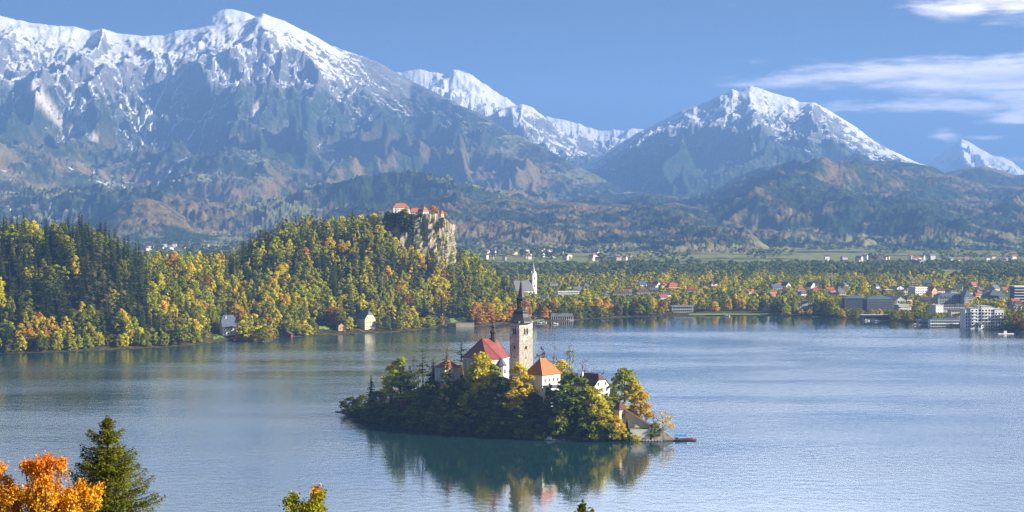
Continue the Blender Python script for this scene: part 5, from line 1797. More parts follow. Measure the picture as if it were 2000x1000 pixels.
W2 = lambda c, r: [('front', c, r, 1.2, 1.4, 1.4, 1.4 + 3.0 * (r - 1)), ('right', 3, r, 1.1, 1.4, 1.4, 1.4 + 3.0 * (r - 1))]
TOWN = [
    # name, label, category, column, foot row, width px, depth m, wall px, roof px, rot, roof, axis, wall, roof material, windows, extra
    ('town_house', 'red-roofed house just left of the parish church', 'house', 1007, 560, 15, 10, 8, 6, 25, 'hip', 'x', M_cream, M_red, W2(3, 1), {}),
    ('town_house', 'red-roofed house in front of the parish church nave', 'house', 1026, 577, 18, 10, 8, 9, 30, 'gable', 'x', M_white, M_red, W2(3, 1), {}),
    ('hotel', 'white three-storey flat-roofed hotel right of the parish church', 'hotel', 1109, 581, 42, 12, 12, 0.6, 12, 'flat', 'x', M_white, M_conc, [('front', 12, 3, 1.4, 1.2, 0.9, 5.6)], dict(bands=3)),
    ('town_house', 'grey-white block behind the three-storey hotel', 'house', 1080, 563, 17, 10, 9, 1, 20, 'flat', 'x', M_grey, M_slate, W2(4, 2), {}),
    ('town_house', 'low grey-roofed building right of the three-storey hotel', 'house', 1127, 570, 17, 10, 6, 4, 20, 'gable', 'x', M_grey, M_slate, W2(4, 1), {}),
    ('town_house', 'pale blue-roofed house above the three-storey hotel', 'house', 1144, 564, 15, 9, 6, 5, 30, 'hip', 'x', M_white, M_slateb, W2(3, 1), {}),
    ('town_building', 'long brown-roofed building under the trees in the middle of the town', 'building', 1214, 581, 38, 12, 9, 5, 10, 'hip', 'x', M_grey, M_brown, [('front', 9, 2, 1.2, 1.3, 0.9, 3.6)], {}),
    ('town_building', 'grey building with brown hipped roof right of the long brown-roofed one', 'building', 1254, 579, 27, 12, 9, 6, 15, 'hip', 'x', M_grey, M_brown, [('front', 6, 2, 1.2, 1.3, 0.9, 3.6)], {}),
    ('town_house', 'white gabled house with red roof above the middle of the town', 'house', 1282, 564, 13, 13, 7, 7, 35, 'gable', 'y', M_white, M_red, W2(2, 2), {}),
    ('town_house', 'red hipped-roof house right of the white gabled one', 'house', 1296, 566, 16, 10, 8, 6, 25, 'hip', 'x', M_cream, M_orange, W2(3, 1), {}),
    ('town_house', 'broad red-brown roofed house, right end of the red-roofed group', 'house', 1313, 568, 25, 12, 8, 8, 25, 'hip', 'x', M_peach, M_red, W2(4, 1), {}),
    ('town_house', 'bluish white house in front of the red-roofed group', 'house', 1298, 584, 22, 9, 9, 4, 15, 'hip', 'x', M_white, M_slateb, W2(4, 1), {}),
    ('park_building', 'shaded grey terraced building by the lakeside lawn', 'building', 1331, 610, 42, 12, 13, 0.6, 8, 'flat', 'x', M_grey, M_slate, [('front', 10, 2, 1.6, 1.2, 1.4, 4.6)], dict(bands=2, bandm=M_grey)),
    ('lake_house', 'small yellow house behind the lakeside lawn beside the bathing place', 'house', 1046, 622, 12, 7, 7, 3.5, 25, 'hip', 'x', M_cream, M_slate, W2(2, 1), {}),
    ('town_house', 'blue-grey roofed house in the trees right of the town centre', 'house', 1515, 570, 20, 11, 9, 6, 22, 'gable', 'x', M_grey, M_slateb, W2(4, 2), {}),
    ('town_house', 'pale gabled house beside the blue-grey roofed one', 'house', 1535, 566, 13, 12, 9, 6, 35, 'gable', 'y', M_white, M_brown, W2(2, 2), {}),
    ('town_house', 'dark-roofed house with white gable among the trees above the villa', 'house', 1584, 566, 16, 12, 7, 8, 35, 'gable', 'y', M_white, M_dkgrey, W2(2, 1), {}),
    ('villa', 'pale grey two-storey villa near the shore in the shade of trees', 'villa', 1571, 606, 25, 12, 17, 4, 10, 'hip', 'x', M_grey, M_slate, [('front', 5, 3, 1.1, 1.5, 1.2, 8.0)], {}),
    ('town_house', 'small reddish-roofed house in the trees above the dark hotel', 'house', 1620, 570, 16, 9, 5, 4, 20, 'gable', 'x', M_cream, M_red, W2(3, 1), {}),
    ('town_house', 'dark-roofed house right of the small reddish one', 'house', 1638, 569, 12, 9, 5, 5, 25, 'hip', 'x', M_grey, M_dkgrey, W2(2, 1), {}),
    ('hotel', 'dark five-storey hotel, left wing with long grey roof', 'hotel', 1667, 604, 41, 14, 22, 5, 6, 'hip', 'x', M_dkgrey, M_slateb, [('front', 13, 5, 1.0, 1.2, 1.6, 11.2)], dict(glassm=True)),
    ('hotel', 'dark hotel, right wing with glazed strip along its roof', 'hotel', 1715, 606, 54, 15, 22, 6, 10, 'hip', 'x', M_dkgrey, M_slateb, [('front', 16, 4, 1.0, 1.2, 1.6, 9.0)], dict(glassm=True)),
    ('pavilion', 'pale gabled upper hall with big glass gable at the end of the dark hotel', 'hall', 1754, 594, 20, 14, 9, 6, 22, 'gable', 'y', M_conc, M_conc, [('front', 3, 1, 2.4, 3.0, 1.6, 0)], {}),
    ('pavilion', 'pale concrete block under the glass-gabled hall', 'hall', 1762, 606, 29, 12, 11, 0.6, 22, 'flat', 'x', M_conc, M_conc, [('front', 6, 1, 1.6, 1.4, 3.4, 0)], {}),
    ('lake_pavilion', 'low flat-roofed lakeside pavilion with glass front below the dark hotel', 'pavilion', 1709, 625, 54, 9, 10, 0.8, 3, 'flat', 'x', M_dkgrey, M_conc, [('front', 11, 1, 1.9, 2.6, 1.2, 0)], dict(over=1.2)),
    ('town_house', 'dark flat-roofed house above the dark hotel', 'house', 1733, 573, 16, 9, 7, 1, 20, 'flat', 'x', M_dkgrey, M_conc, W2(3, 1), {}),
    ('town_house', 'white house with shallow gable above the glass-gabled hall', 'house', 1752, 570, 18, 13, 8, 4, 35, 'gable', 'y', M_white, M_slate, W2(3, 2), {}),
    ('town_house', 'small pale blue house left of the tall white block', 'house', 1766, 576, 8, 8, 9, 2, 20, 'hip', 'x', M_white, M_slateb, W2(2, 2), {}),
    ('apartment_block', 'tall white apartment block with lit right side', 'apartment block', 1792, 580, 29, 14, 19, 0.8, 30, 'flat', 'x', M_white, M_conc, [('front', 6, 4, 1.4, 1.4, 1.2, 9.6), ('right', 4, 4, 1.4, 1.4, 1.2, 9.6)], dict(bands=4)),
    ('town_house', 'orange gabled house right of the tall white block', 'house', 1817, 580, 16, 15, 13, 7, 38, 'gable', 'y', M_peach, M_red, W2(3, 3), {}),
    ('town_house', 'dark-roofed house behind the tall white block', 'house', 1777, 567, 18, 12, 6, 6, 20, 'hip', 'x', M_white, M_brown, W2(4, 1), {}),
    ('grand_hotel', 'long grand hotel with grey mansard roof and columned front', 'hotel', 1859, 599, 66, 16, 19, 8, 8, 'hip', 'x', M_grey, M_slateb, [('front', 17, 4, 1.2, 1.6, 1.2, 9.6)], dict(dormers=7)),
    ('hotel_tower', 'taller corner block with steep grey roof at the right of the grand hotel', 'hotel', 1886, 599, 18, 18, 20, 12, 12, 'hip', 'y', M_conc, M_slateb, [('front', 4, 4, 1.2, 1.6, 1.2, 9.6)], {}),
    ('villa', 'small white flat-roofed villa with sunlit right side below the grand hotel', 'villa', 1828, 612, 20, 11, 16, 0.8, 34, 'flat', 'x', M_white, M_conc, [('front', 4, 3, 1.0, 1.4, 1.2, 7.4), ('right', 3, 3, 1.0, 1.4, 1.2, 7.4)], {}),
    ('hotel_annex', 'long pale annex in front of the grand hotel', 'hotel', 1860, 610, 44, 9, 14, 0.6, 6, 'flat', 'x', M_conc, M_slate, [('front', 12, 2, 1.2, 1.6, 3.4, 6.4)], {}),
    ('hotel_annex', 'beige square block left of the large white lakeside hotel', 'hotel', 1867, 627, 27, 10, 21, 0.8, 8, 'flat', 'x', M_cream, M_slate, [('front', 8, 3, 0.9, 1.6, 3.0, 10.0)], {}),
    ('restaurant', 'low lakeside restaurant with white terraces and dark roof', 'restaurant', 1845, 637, 62, 9, 12, 4, 4, 'hip', 'x', M_white, M_slateb, [('front', 14, 2, 1.8, 1.5, 0.9, 4.0)], dict(bands=2, over=1.2)),
    ('restaurant', 'small glass-fronted cafe at the left end of the lakeside restaurant', 'restaurant', 1804, 634, 24, 8, 9, 3, 4, 'hip', 'x', M_conc, M_slateb, [('front', 6, 1, 1.7, 2.2, 1.0, 0)], dict(over=1.0)),
    ('hotel', 'tower block with white balcony bands at the right edge', 'tower block', 1989, 592, 24, 18, 33, 0.8, 5, 'flat', 'x', M_dkgrey, M_white, [('front', 6, 6, 2.0, 1.3, 1.2, 17.4)], dict(bands=6)),
    ('town_building', 'large building with broad dark hipped roof behind the white hotel', 'building', 1942, 590, 40, 22, 11, 13, 12, 'hip', 'x', M_grey, M_dkgrey, [('front', 8, 2, 1.2, 1.4, 1.2, 4.4)], {}),
    ('town_house', 'white house with dark roof between grand hotel and broad dark roof', 'house', 1888, 581, 16, 11, 10, 5, 25, 'hip', 'x', M_white, M_brown, W2(3, 2), {}),
    ('town_house', 'low white house behind the grand hotel', 'house', 1860, 577, 18, 10, 7, 3, 20, 'hip', 'x', M_white, M_slate, W2(3, 1), {}),
    ('town_house', 'pink-walled house at the far right behind the trees', 'house', 1905, 585, 12, 10, 8, 5, 30, 'hip', 'x', M_peach, M_red, W2(2, 1), {}),
    ('town_house', 'pale house far behind the broad dark roof', 'house', 1916, 572, 14, 10, 6, 4, 25, 'gable', 'x', M_white, M_slate, W2(3, 1), {}),
    ('town_house', 'red-roofed house far behind near the right edge', 'house', 1962, 571, 13, 10, 5, 5, 25, 'gable', 'x', M_cream, M_red, W2(3, 1), {}),
    ('town_house', 'low pale house below the tower block with balcony bands', 'house', 1983, 606, 18, 10, 9, 4, 20, 'hip', 'x', M_conc, M_slate, W2(3, 1), {}),
]
for (nm, lab, cat, px_, py_, wpx, lm, hpx, rpx, rot, roof, axis, wall, roofm, wins, ex_) in TOWN:
    ex_ = dict(ex_)
    if ex_.pop('glassm', None):
        wins = list(wins)
    _, dd = phouse(nm, lab, px_, py_, wpx, lm, hpx, rpx, rot, roof, axis, wall, roofm, wins, cat=cat, **ex_)
    clear(px_ - wpx * 0.5, px_ + wpx * 0.5, py_ - hpx - rpx, dd, py_ - (4 if py_ < 600 else 0))
# the many smaller houses of the town, half hidden by trees
hr = random.Random(33)
KINDS_ = [('white house with red roof', M_conc, M_red), ('cream house with brown roof', M_cream, M_brown), ('grey-white house with grey roof', M_conc, M_slate), ('pale house with orange roof', M_conc, M_orange),
          ('white house with dark blue roof', M_white, M_slateb)]
sp_ = []
for (a_, b2_, r0_, r1_, n_, nm_) in ((1640, 1990, 559, 600, 30, 'on the right side of town'), (1330, 1640, 558, 582, 12, 'in the trees behind the lawn'), (1060, 1330, 560, 590, 9, 'in the town left of centre')):
    for k in range(n_):
        sp_.append((hr.uniform(a_, b2_), hr.uniform(r0_, r1_), hr.choice([0, 1, 1, 2, 2, 3, 4, 4]), nm_))
sp_.sort(key=lambda q: q[0])
cnt = {}
for px_, py_, q, nm_ in sp_:
    dd = ground_hit(px_, py_)
    if any(a - 8 < px_ < b2 + 8 and abs(d2 - dd) < 26 for (a, b2, t2, d2, bo2) in SOLID):
        continue
    c_ = cnt.get((q, nm_), 0)
    cnt[(q, nm_)] = c_ + 1
    lab, wl_, rm_ = KINDS_[q]
    phouse('town_house', '%s small %s %s' % (ordinal(c_), lab, nm_), px_, py_, hr.uniform(10, 17), hr.uniform(9, 12), hr.uniform(6, 10), hr.uniform(4, 6.5), hr.uniform(-20, 45), hr.choice(['gable', 'hip', 'gable']), 'x', wl_, rm_,
           W2(3, 2 if hr.random() < 0.5 else 1), group='small houses of the town', cat='house')
    clear(px_ - 7, px_ + 7, py_ - 13, dd, py_ - 3)
# glazed strip on the dark hotel's roof
# the large white lakeside hotel: stepped wings with balcony bays
dwh = ground_hit(1915, 640)
wm = dwh / F
zw = Z(640, dwh)
wh = thing('lake_hotel', 'large white six-storey lakeside hotel with stacked balcony bays', 'hotel', (X(1918, dwh), dwh, zw), R(6))
fl = 3.3
hh_ = 41 * wm
segs = [(-39, -29, 36), (-29, -13, 39), (-13, -7, 43), (-7, 12, 42), (12, 20, 40), (20, 38, 36)]
for j, (a, b_, hp) in enumerate(segs):
    MB().box(a * wm, b_ * wm - 0.02, -7 - (j % 2) * 1.2, 8, -3, hp * wm).build('wing', M_boatwhite, wh)
    MB().box(a * wm - 0.3, b_ * wm + 0.25, -7.3 - (j % 2) * 1.2, 8.3, hp * wm, hp * wm + 0.5).build('roof', M_conc, wh)
    nfl = int(hp * wm / fl)
    nc = max(2, int((b_ - a) * wm / 3.0))
    for f_ in range(nfl):
        for c_ in range(nc):
            u = (a + (b_ - a) * (c_ + 0.5) / nc) * wm
            put_window(wh, u, -7 - (j % 2) * 1.2, 0.9 + fl * f_, 0, 1.7, 1.6)
    if j in (1, 3, 5):
        for f_ in range(1, nfl):
            MB().box((a + 1.5) * wm, (b_ - 1.5) * wm, -9.6 - (j % 2) * 0.2, -8.22, fl * f_ - 0.25, fl * f_ + 0.75).build('balcony', M_boatwhite, wh)
for f_ in range(6):
    put_window(wh, 38 * wm, -3, 0.9 + fl * f_, R(90), 1.8, 1.6)
    put_window(wh, 38 * wm, 3, 0.9 + fl * f_, R(90), 1.8, 1.6)
clear(1876, 1958, 594, dwh, 640)
pvl = thing('kiosk', 'small white kiosk with dark cone roof in front of the white hotel', 'kiosk', (X(1912, dwh - 16), dwh - 16, 0.8))
MB().rings([(4.4, -1), (4.4, 4.2)], 8, rot=math.pi / 8).build('wall', M_boatwhite, pvl)
MB().rings([(5.4, 4.1), (2.6, 5.6), (0.3, 6.6)], 8, rot=math.pi / 8).build('roof', M_dkgrey, pvl)
for a in (-90, -45, -135):
    put_window(pvl, 4.06 * math.cos(R(a)), 4.06 * math.sin(R(a)), 1.2, R(a + 90), 1.9, 2.0)
clear(1904, 1920, 622, dwh - 16, 640)

# open boathouse of the rowing club: long roof on posts
dbh = 1990.0
bm_ = dbh / F
bhz = 0.6
bh_ = thing('boat_shed', 'long low grey-roofed boat shed on posts at the water right of the island tower', 'boat shed', (X(1097, dbh), dbh, bhz), R(4))
MB().box(-22 * bm_, 22 * bm_, 2.0, 5.5, -2, 4.0).build('back_wall', M_wood, bh_)
MB().box(-23 * bm_, 23 * bm_, -6, 6, -2, 0.4).build('deck', M_conc, bh_)
rb = MB()
a_ = 22.5 * bm_
rb.v = [(-a_, -6.3, 4.0), (a_, -6.3, 4.0), (a_, 6.3, 4.0), (-a_, 6.3, 4.0), (-a_ * 0.93, 0, 7.6), (a_ * 0.93, 0, 7.6)]
rb.f = [(0, 1, 5, 4), (1, 2, 5), (2, 3, 4, 5), (3, 0, 4), (3, 2, 1, 0)]
rb.build('roof', M_slate, bh_)
for k in range(11):
    MB().box(-0.28, 0.28, -0.28, 0.28, 0.4, 4.0).build('post', M_white, bh_, ((-21 + 4.2 * k) * bm_, -5.6, 0))
clear(1073, 1121, 614, dbh - 8, 630)

# small craft along the shores
BO = [('white boat moored left of the long boat shed', 1052, 1958, M_boatwhite), ('second white boat moored beside the long boat shed', 1062, 1950, M_boatwhite), ('pale boat on the water in front of the boat shed', 1084, 1925, M_boatwhite),
      ('white boat moored under the low lakeside pavilion', 1692, 1984, M_boatwhite), ('white boat moored at the right end of the low pavilion', 1712, 1972, M_boatwhite), ('white boat left of the lakeside cafe', 1788, 1912, M_boatwhite),
      ('small boat moored below the park lawn', 1420, 2070, M_boatwhite), ('brown boat on the shore below the cream villa', 690, 1772, M_wood), ('small boat by the jetty right of the white villa', 512, 1650, M_wood)]
for lab, px_, dd, mm_ in BO:
    dd = min(dd, float(shore(px_)) - 6)
    o = thing('moored_boat', lab, 'boat', (X(px_, dd), dd, 0), R(rr.uniform(-20, 20)), 'boats moored along the far shore')
    hull_mb(7.0, 2.2, 0.9).build('hull', mm_, o)
    c_ = MB().prism([(-1.6, -0.8), (0.9, -0.7), (0.9, 0.7), (-1.6, 0.8)], 0.5, 1.7).build('cabin', mm_, o)
o = thing('floating_dock', 'long white floating dock with small cabin below the white hotel', 'dock', (X(1964, 1770), 1770.0, 0), R(8))
MB().box(-8, 8, -1.6, 1.6, -0.3, 0.7).build('deck', M_boatwhite, o)
MB().box(-2, 1.0, -1.0, 1.0, 0.7, 3.0).build('cabin', M_boatwhite, o)
o = thing('jetty', 'short wooden jetty below the white lakeside villa', 'jetty', (X(512, 1655), 1655.0, 0), R(10))
MB().box(-6, 6, -0.9, 0.9, 0.4, 0.65).build('deck', M_wood, o)
for k in range(4):
    MB().tube([(-5 + 3.3 * k, 0.7, -2), (-5 + 3.3 * k, 0.7, 0.4)], [0.15, 0.15], 5).build('post', M_dkwood, o)
for lab, px_, top_, dd in (('thin pale radio mast above the trees left of the dark hotel', 1625, 531, 2700), ('taller pale radio mast above the white apartment block', 1782, 538, 2620), ('thin mast near the right edge above the broad dark roof', 1955, 548, 2620)):
    zz_ = gz(X(px_, dd), dd)
    o = thing('radio_mast', lab, 'mast', (X(px_, dd), dd, zz_))
    hm = Z(top_, dd) - zz_
    MB().tube([(0, 0, -1), (0, 0, hm * 0.7), (0, 0, hm)], [0.9, 0.55, 0.25], 5).build('pole', M_steel, o)
    MB().box(-1.0, 1.0, -0.5, 0.5, hm * 0.8, hm * 0.9).build('antenna', M_steel, o)

# ------------------------------------------------------------------ villages on the plain, small with distance
def village_mesh(wall, roofm, w=11.0, l=9.0, h=6.0, rh=4.0):
    mb = MB()
    pts = [(-l / 2, -3), (l / 2, -3), (l / 2, h), (0, h + rh), (-l / 2, h)]
    mb.v = [(-w / 2, q[0], q[1]) for q in pts] + [(w / 2, q[0], q[1]) for q in pts]
    mb.f = [(4, 3, 2, 1, 0), (5, 6, 7, 8, 9), (0, 1, 6, 5), (1, 2, 7, 6), (2, 3, 8, 7), (3, 4, 9, 8), (4, 0, 5, 9)]
    me = mb.mesh('village_house', wall)
    me.materials.append(roofm)
    me.polygons[4].material_index = 1
    me.polygons[5].material_index = 1
    return me


VM = [village_mesh(M_white, M_red), village_mesh(M_white, M_brown), village_mesh(M_conc, M_slate, 13, 10, 7, 4), village_mesh(M_cream, M_brown)]
VW = ['white house with red roof', 'white house with dark roof', 'pale grey house with grey roof', 'cream house with brown roof']
vr = random.Random(12)
VILL = [('village behind the parish church', 945, 1110, 491, 507, 32), ('hamlet above the town', 1110, 1250, 500, 510, 12), ('village at the right edge', 1760, 1995, 506, 518, 34),
        ('hamlet below the right hills', 1560, 1760, 505, 516, 12), ('village behind the left hill', 275, 430, 480, 489, 15)]
for place, a, b_, r0, r1, n in VILL:
    spots = []
    for k in range(n):
        px_ = vr.uniform(a, b_)
        py_ = vr.uniform(r0, r1)
        spots.append((px_, py_, vr.randrange(4)))
    spots.sort()
    cnt = {}
    for px_, py_, q in spots:
        z = PLAIN + 3
        d_ = (CAMZ - z) * F / (py_ - HOR)
        c_ = cnt.get(q, 0)
        cnt[q] = c_ + 1
        o = link('village_house', VM[q], None, (X(px_, d_), d_, z), R(vr.uniform(-40, 60)))
        s_ = vr.uniform(0.75, 1.2)
        o.scale = (s_, s_, s_)
        tag(o, '%s, %s, %s from left' % (VW[q], place, ordinal(c_)), 'house', 'houses of the far villages')
d_ = 4550.0
o = thing('village_church', 'small white church with tower in the hazy hamlet', 'church', (X(1168, d_), d_, 5.0), R(20))
MB().box(-3.2, 3.2, -3.2, 3.2, -3, 15).build('tower', M_boatwhite, o)
MB().rings([(4.4, 15), (2.4, 18), (0.2, 23)], 8, rot=math.pi / 8).build('spire', M_slate, o)
MB().box(-16, -3.25, -4.5, 4.5, -3, 8).build('nave', M_boatwhite, o)
rb = MB()
rb.v = [(-16.4, -5, 7.9), (-3.3, -5, 7.9), (-3.3, 5, 7.9), (-16.4, 5, 7.9), (-16.4, 0, 12.5), (-3.3, 0, 12.5)]
rb.f = [(0, 1, 5, 4), (2, 3, 4, 5), (3, 0, 4), (1, 2, 5), (3, 2, 1, 0)]
rb.build('roof', M_red, o)

# ------------------------------------------------------------------ woods on the lakeside hills
fr = np.random.RandomState(21)
ROCKLINE = ([735, 752, 770, 790, 815, 835, 850, 866, 880, 893, 900], [424, 436, 446, 452, 462, 474, 484, 500, 516, 512, 470])


def rock_limit(px):
    return float(np.interp(px, ROCKLINE[0], ROCKLINE[1])) if 735 < px < 900 else -1e9


cell = {}
cands = []
# shoreline first, then the slopes
tries = 0
for k in range(30000):
    px = fr.uniform(-60, 1085)
    S = float(shore(px))
    cd = float(np.interp(px, _cr[:, 0], _cr[:, 2]))
    f_ = fr.rand()
    d = S + 4 + (cd + 45 - S) * f_ ** 0.9
    x = X(px, d)
    near_shore = d - S < 16
    sp = 6.4 if near_shore else 9.0
    key = (int(x // 10), int(d // 10))
    ok = True
    for i in (-1, 0, 1):
        for j in (-1, 0, 1):
            for q in cell.get((key[0] + i, key[1] + j), ()):
                if (q[0] - x) ** 2 + (q[1] - d) ** 2 < sp * sp:
                    ok = False
                    break
            if not ok:
                break
        if not ok:
            break
    if not ok:
        continue
    cell.setdefault(key, []).append((x, d))
    cands.append((px, x, d, S, cd, near_shore))

ZN = []      # chosen trees: kind list, x, y, z, h, r, colour, conifer?, zone
for (px, x, d, S, cd, ns) in cands:
    z = gz(x, d) - 0.4
    q = (d - S) / max(cd - S, 1)
    pn = 1.2 * perlin(px / 48.0, d / 50.0, 5) + 0.4 * perlin(px / 17.0, d / 16.0, 6)
    # where the spruces stand
    if px < 290:
        pc_ = 0.74 if q > 0.28 else 0.32
    elif px < 440:
        pc_ = 0.10 if q > 0.5 else 0.3
    elif px < 560:
        pc_ = 0.70 if q > 0.62 else 0.16
    elif px < 740:
        pc_ = 0.28 if q > 0.3 else 0.12
    elif px < 880:
        pc_ = 0.22 if q > 0.35 else 0.18
    else:
        pc_ = 0.05
    con = fr.rand() < np.clip(pc_ + 0.55 * pn, 0.02, 0.97)
    if ns:
        con = con and fr.rand() < 0.35
    if con:
        kd = NARROW if fr.rand() < 0.3 else SPRUCE
        h = fr.uniform(21, 30) * (0.85 if ns else 1)
        r = h * fr.uniform(0.16, 0.215)
        cc = 'dark green' if fr.rand() < 0.62 else 'deep green'
        if px > 290 and px < 470 and q > 0.4 and fr.rand() < 0.7:
            kd, cc = LARCH, ('yellow-green' if fr.rand() < 0.6 else 'pale green')
    else:
        kd = BROAD
        h = fr.uniform(13, 23) * (0.72 if ns else 1)
        r = fr.uniform(4.2, 7.4) * (0.85 if ns else 1)
        if fr.rand() < 0.18:
            kd, r = TALL, h * 0.15
        w_ = fr.rand()
        if px > 860 and d - S < 40:
            cc = 'orange' if w_ < .5 else 'golden' if w_ < .8 else 'yellow'
        elif px > 880:
            cc = 'yellow-green' if w_ < .42 else 'olive' if w_ < .66 else 'yellow' if w_ < .84 else 'green'
        elif px < 290 and q > 0.3:
            cc = 'olive' if w_ < .45 else 'yellow-green' if w_ < .72 else 'yellow' if w_ < .86 else 'green'
        else:
            cc = 'yellow-green' if w_ < .42 else 'yellow' if w_ < .66 else 'olive' if w_ < .82 else 'golden' if w_ < .91 else 'green' if w_ < .96 else 'orange' if w_ < .98 else 'rust'
    top = HOR - (z + h - CAMZ) / d * F
    lim = rock_limit(px)
    if top < lim and d < 2130:
        h2_ = z
        hnew = Z(lim + 2, d) - z
        if hnew < 6:
            continue
        h, r = hnew, r * max(hnew / h, 0.55)
    if 750 < px < 886 and d > 2040:
        continue
    base_row = HOR - (z - CAMZ) / d * F
    wp = r / d * F
    bad = False
    for (a, b_, tp, dd, bot) in SOLID:
        if a - wp * 0.7 < px < b_ + wp * 0.7 and d < dd + 7:
            topr = HOR - (z + h - CAMZ) / d * F
            if d > dd - 7:
                bad = True
                break
            if topr < bot - 2 and base_row > tp:
                if bot - 2 < base_row - 8:
                    h = Z(bot - 2, d) - z
                    r = min(r, h * 0.5)
                    if h < 4:
                        bad = True
                        break
                else:
                    bad = True
                    break
    if bad:
        continue
    ZN.append([kd, x, d, z, h, r, cc, con, px, q, d - S])

# rank by what shows: walk from near to far keeping the highest treetop so far in every column
ZN.sort(key=lambda a: a[2])
hi = np.full(2400, 1e9)
for a in ZN:
    d = a[2]
    w_ = a[5] / d * F
    c0, c1 = int(max(0, a[8] - w_ + 200)), int(min(2399, a[8] + w_ + 201))
    top = HOR - (a[3] + a[4] - CAMZ) / d * F
    bot = HOR - (a[3] - CAMZ) / d * F
    col_ = hi[c0:c1]
    vis = np.clip(np.minimum(col_, bot) - top, 0, None).sum() if c1 > c0 and -5 < a[8] < 2005 else 0
    a.append(float(vis))
    hi[c0:c1] = np.minimum(col_, top + (0.35 * (bot - top)))
NB, NS = 285, 280
sel_b = sorted([a for a in ZN if not a[7]], key=lambda a: -a[11])
sel_s = sorted([a for a in ZN if a[7]], key=lambda a: -a[11])
rest = sel_b[NB:] + sel_s[NS:]


def zone_of(px, q, ds_):
    if px < 150:
        pl = 'left hill, left end'
    elif px < 300:
        pl = 'left hill, middle'
    elif px < 424:
        pl = 'dip between the hills'
    elif px < 560:
        pl = 'castle hill, left flank'
    elif px < 700:
        pl = 'castle hill, middle'
    elif px < 880:
        pl = 'slope below castle'
    else:
        pl = 'castle hill, right flank'
    if ds_ < 26:
        return 'waterline', pl
    if q < 0.35:
        return 'low', pl
    if q < 0.72:
        return 'mid-slope', pl
    return 'topmost', pl


groups = {}
for a in sel_b[:NB] + sel_s[:NS]:
    groups.setdefault((zone_of(a[8], a[9], a[10]), a[6], a[7]), []).append(a)
for ((lev, pl), cc, con), L in sorted(groups.items(), key=lambda kv: str(kv[0])):
    L.sort(key=lambda a: a[8])
    for i, a in enumerate(L):
        kd = a[0]
        what = ('larch' if kd is LARCH else 'spruce') if con else 'broadleaf tree'
        cw = 'light green' if cc == 'pale green' else cc
        if len(L) == 1:
            lab = 'the only %s %s %s, %s' % (lev, cw, what, pl)
        else:
            lab = '%s from left of %s %s %s, %s' % (ordinal(i), lev, cw, 'spruces' if what == 'spruce' else 'larches' if what == 'larch' else 'broadleaf trees', pl)
        tree(kd[int(a[1] * 7) % len(kd)], a[1], a[2], a[3], a[4], a[5], cc, lab, 'spruces on the lakeside hills' if con else 'autumn trees on the lakeside hills',
             'spruce_tree' if con else 'autumn_tree', 'tree', False, rr)
woods('forest', [((LO_S if a[7] else LO_B)[int(a[1] * 5) % 3], a[1], a[2], a[3], a[4], a[5], COLOURS[a[6]]) for a in rest])

# ------------------------------------------------------------------ trees of the town and the lakeside park
tr_ = np.random.RandomState(8)


def blocked(px, d, z, h, r):
    """height allowed here so that houses stay in sight, or 0"""
    wp = r / d * F
    base_row = HOR - (z - CAMZ) / d * F
    for (a, b_, tp, dd, bot) in SOLID:
        if a - wp * 0.8 < px < b_ + wp * 0.8:
            if abs(d - dd) < 10:
                return 0
            if d < dd:
                topr = HOR - (z + h - CAMZ) / d * F
                lim = tp + (bot - tp) * 0.92
                if topr < lim:
                    h = Z(lim, d) - z
                    if h < 4:
                        return 0
    return h


front_trees, town_rest = [], []
cell = {}
for k in range(26000):
    px = tr_.uniform(1000, 2080)
    S = float(shore(px))
    u = tr_.rand()
    d = S + 5 + 1000 * u ** 1.25
    if d > 2980:
        continue
    if px < 1080 and d < float(np.interp(px, _cr[:, 0], _cr[:, 2])) + 60 and px < 1040:
        continue
    x = X(px, d)
    sp = 8.5 if d - S < 60 else 11.0
    key = (int(x // 11), int(d // 11))
    if any((q[0] - x) ** 2 + (q[1] - d) ** 2 < sp * sp for i in (-1, 0, 1) for j in (-1, 0, 1) for q in cell.get((key[0] + i, key[1] + j), ())):
        continue
    cell.setdefault(key, []).append((x, d))
    if px > 1640 and tr_.rand() < 0.3:
        continue
    z = gz(x, d) - 0.3
    con = tr_.rand() < (0.08 + 0.2 * (perlin(px / 60., d / 90., 3) > 0.25))
    h = tr_.uniform(18, 25) if con else tr_.uniform(11, 19)
    if d - S < 25:
        h *= 0.75
    if 1330 < px < 1510 and d - S < 60:
        continue
    r = h * 0.16 if con else tr_.uniform(4.2, 6.6)
    w_ = tr_.rand()
    if con:
        cc = 'dark green' if w_ < .6 else 'deep green'
    elif d - S < 90:
        cc = 'olive' if w_ < .26 else 'rust' if w_ < .36 else 'green' if w_ < .52 else 'golden' if w_ < .66 else 'yellow-green' if w_ < .86 else 'deep green' if w_ < .95 else 'brown'
    else:
        cc = 'yellow-green' if w_ < .36 else 'olive' if w_ < .56 else 'yellow' if w_ < .76 else 'deep green' if w_ < .84 else 'golden' if w_ < .93 else 'green'
    h = blocked(px, d, z, h, r)
    if not h:
        continue
    r = min(r, h * 0.5)
    (front_trees if (d - S < 110 and px < 2010) else town_rest).append([SPRUCE if con else BROAD, x, d, z, h, r, cc, con, px])
front_trees.sort(key=lambda a: a[2] - float(shore(a[8])))
keep_b = [a for a in front_trees if not a[7]][:150]
keep_s = [a for a in front_trees if a[7]][:40]
idk = set(id(a) for a in keep_b + keep_s)
town_rest += [a for a in front_trees if id(a) not in idk]


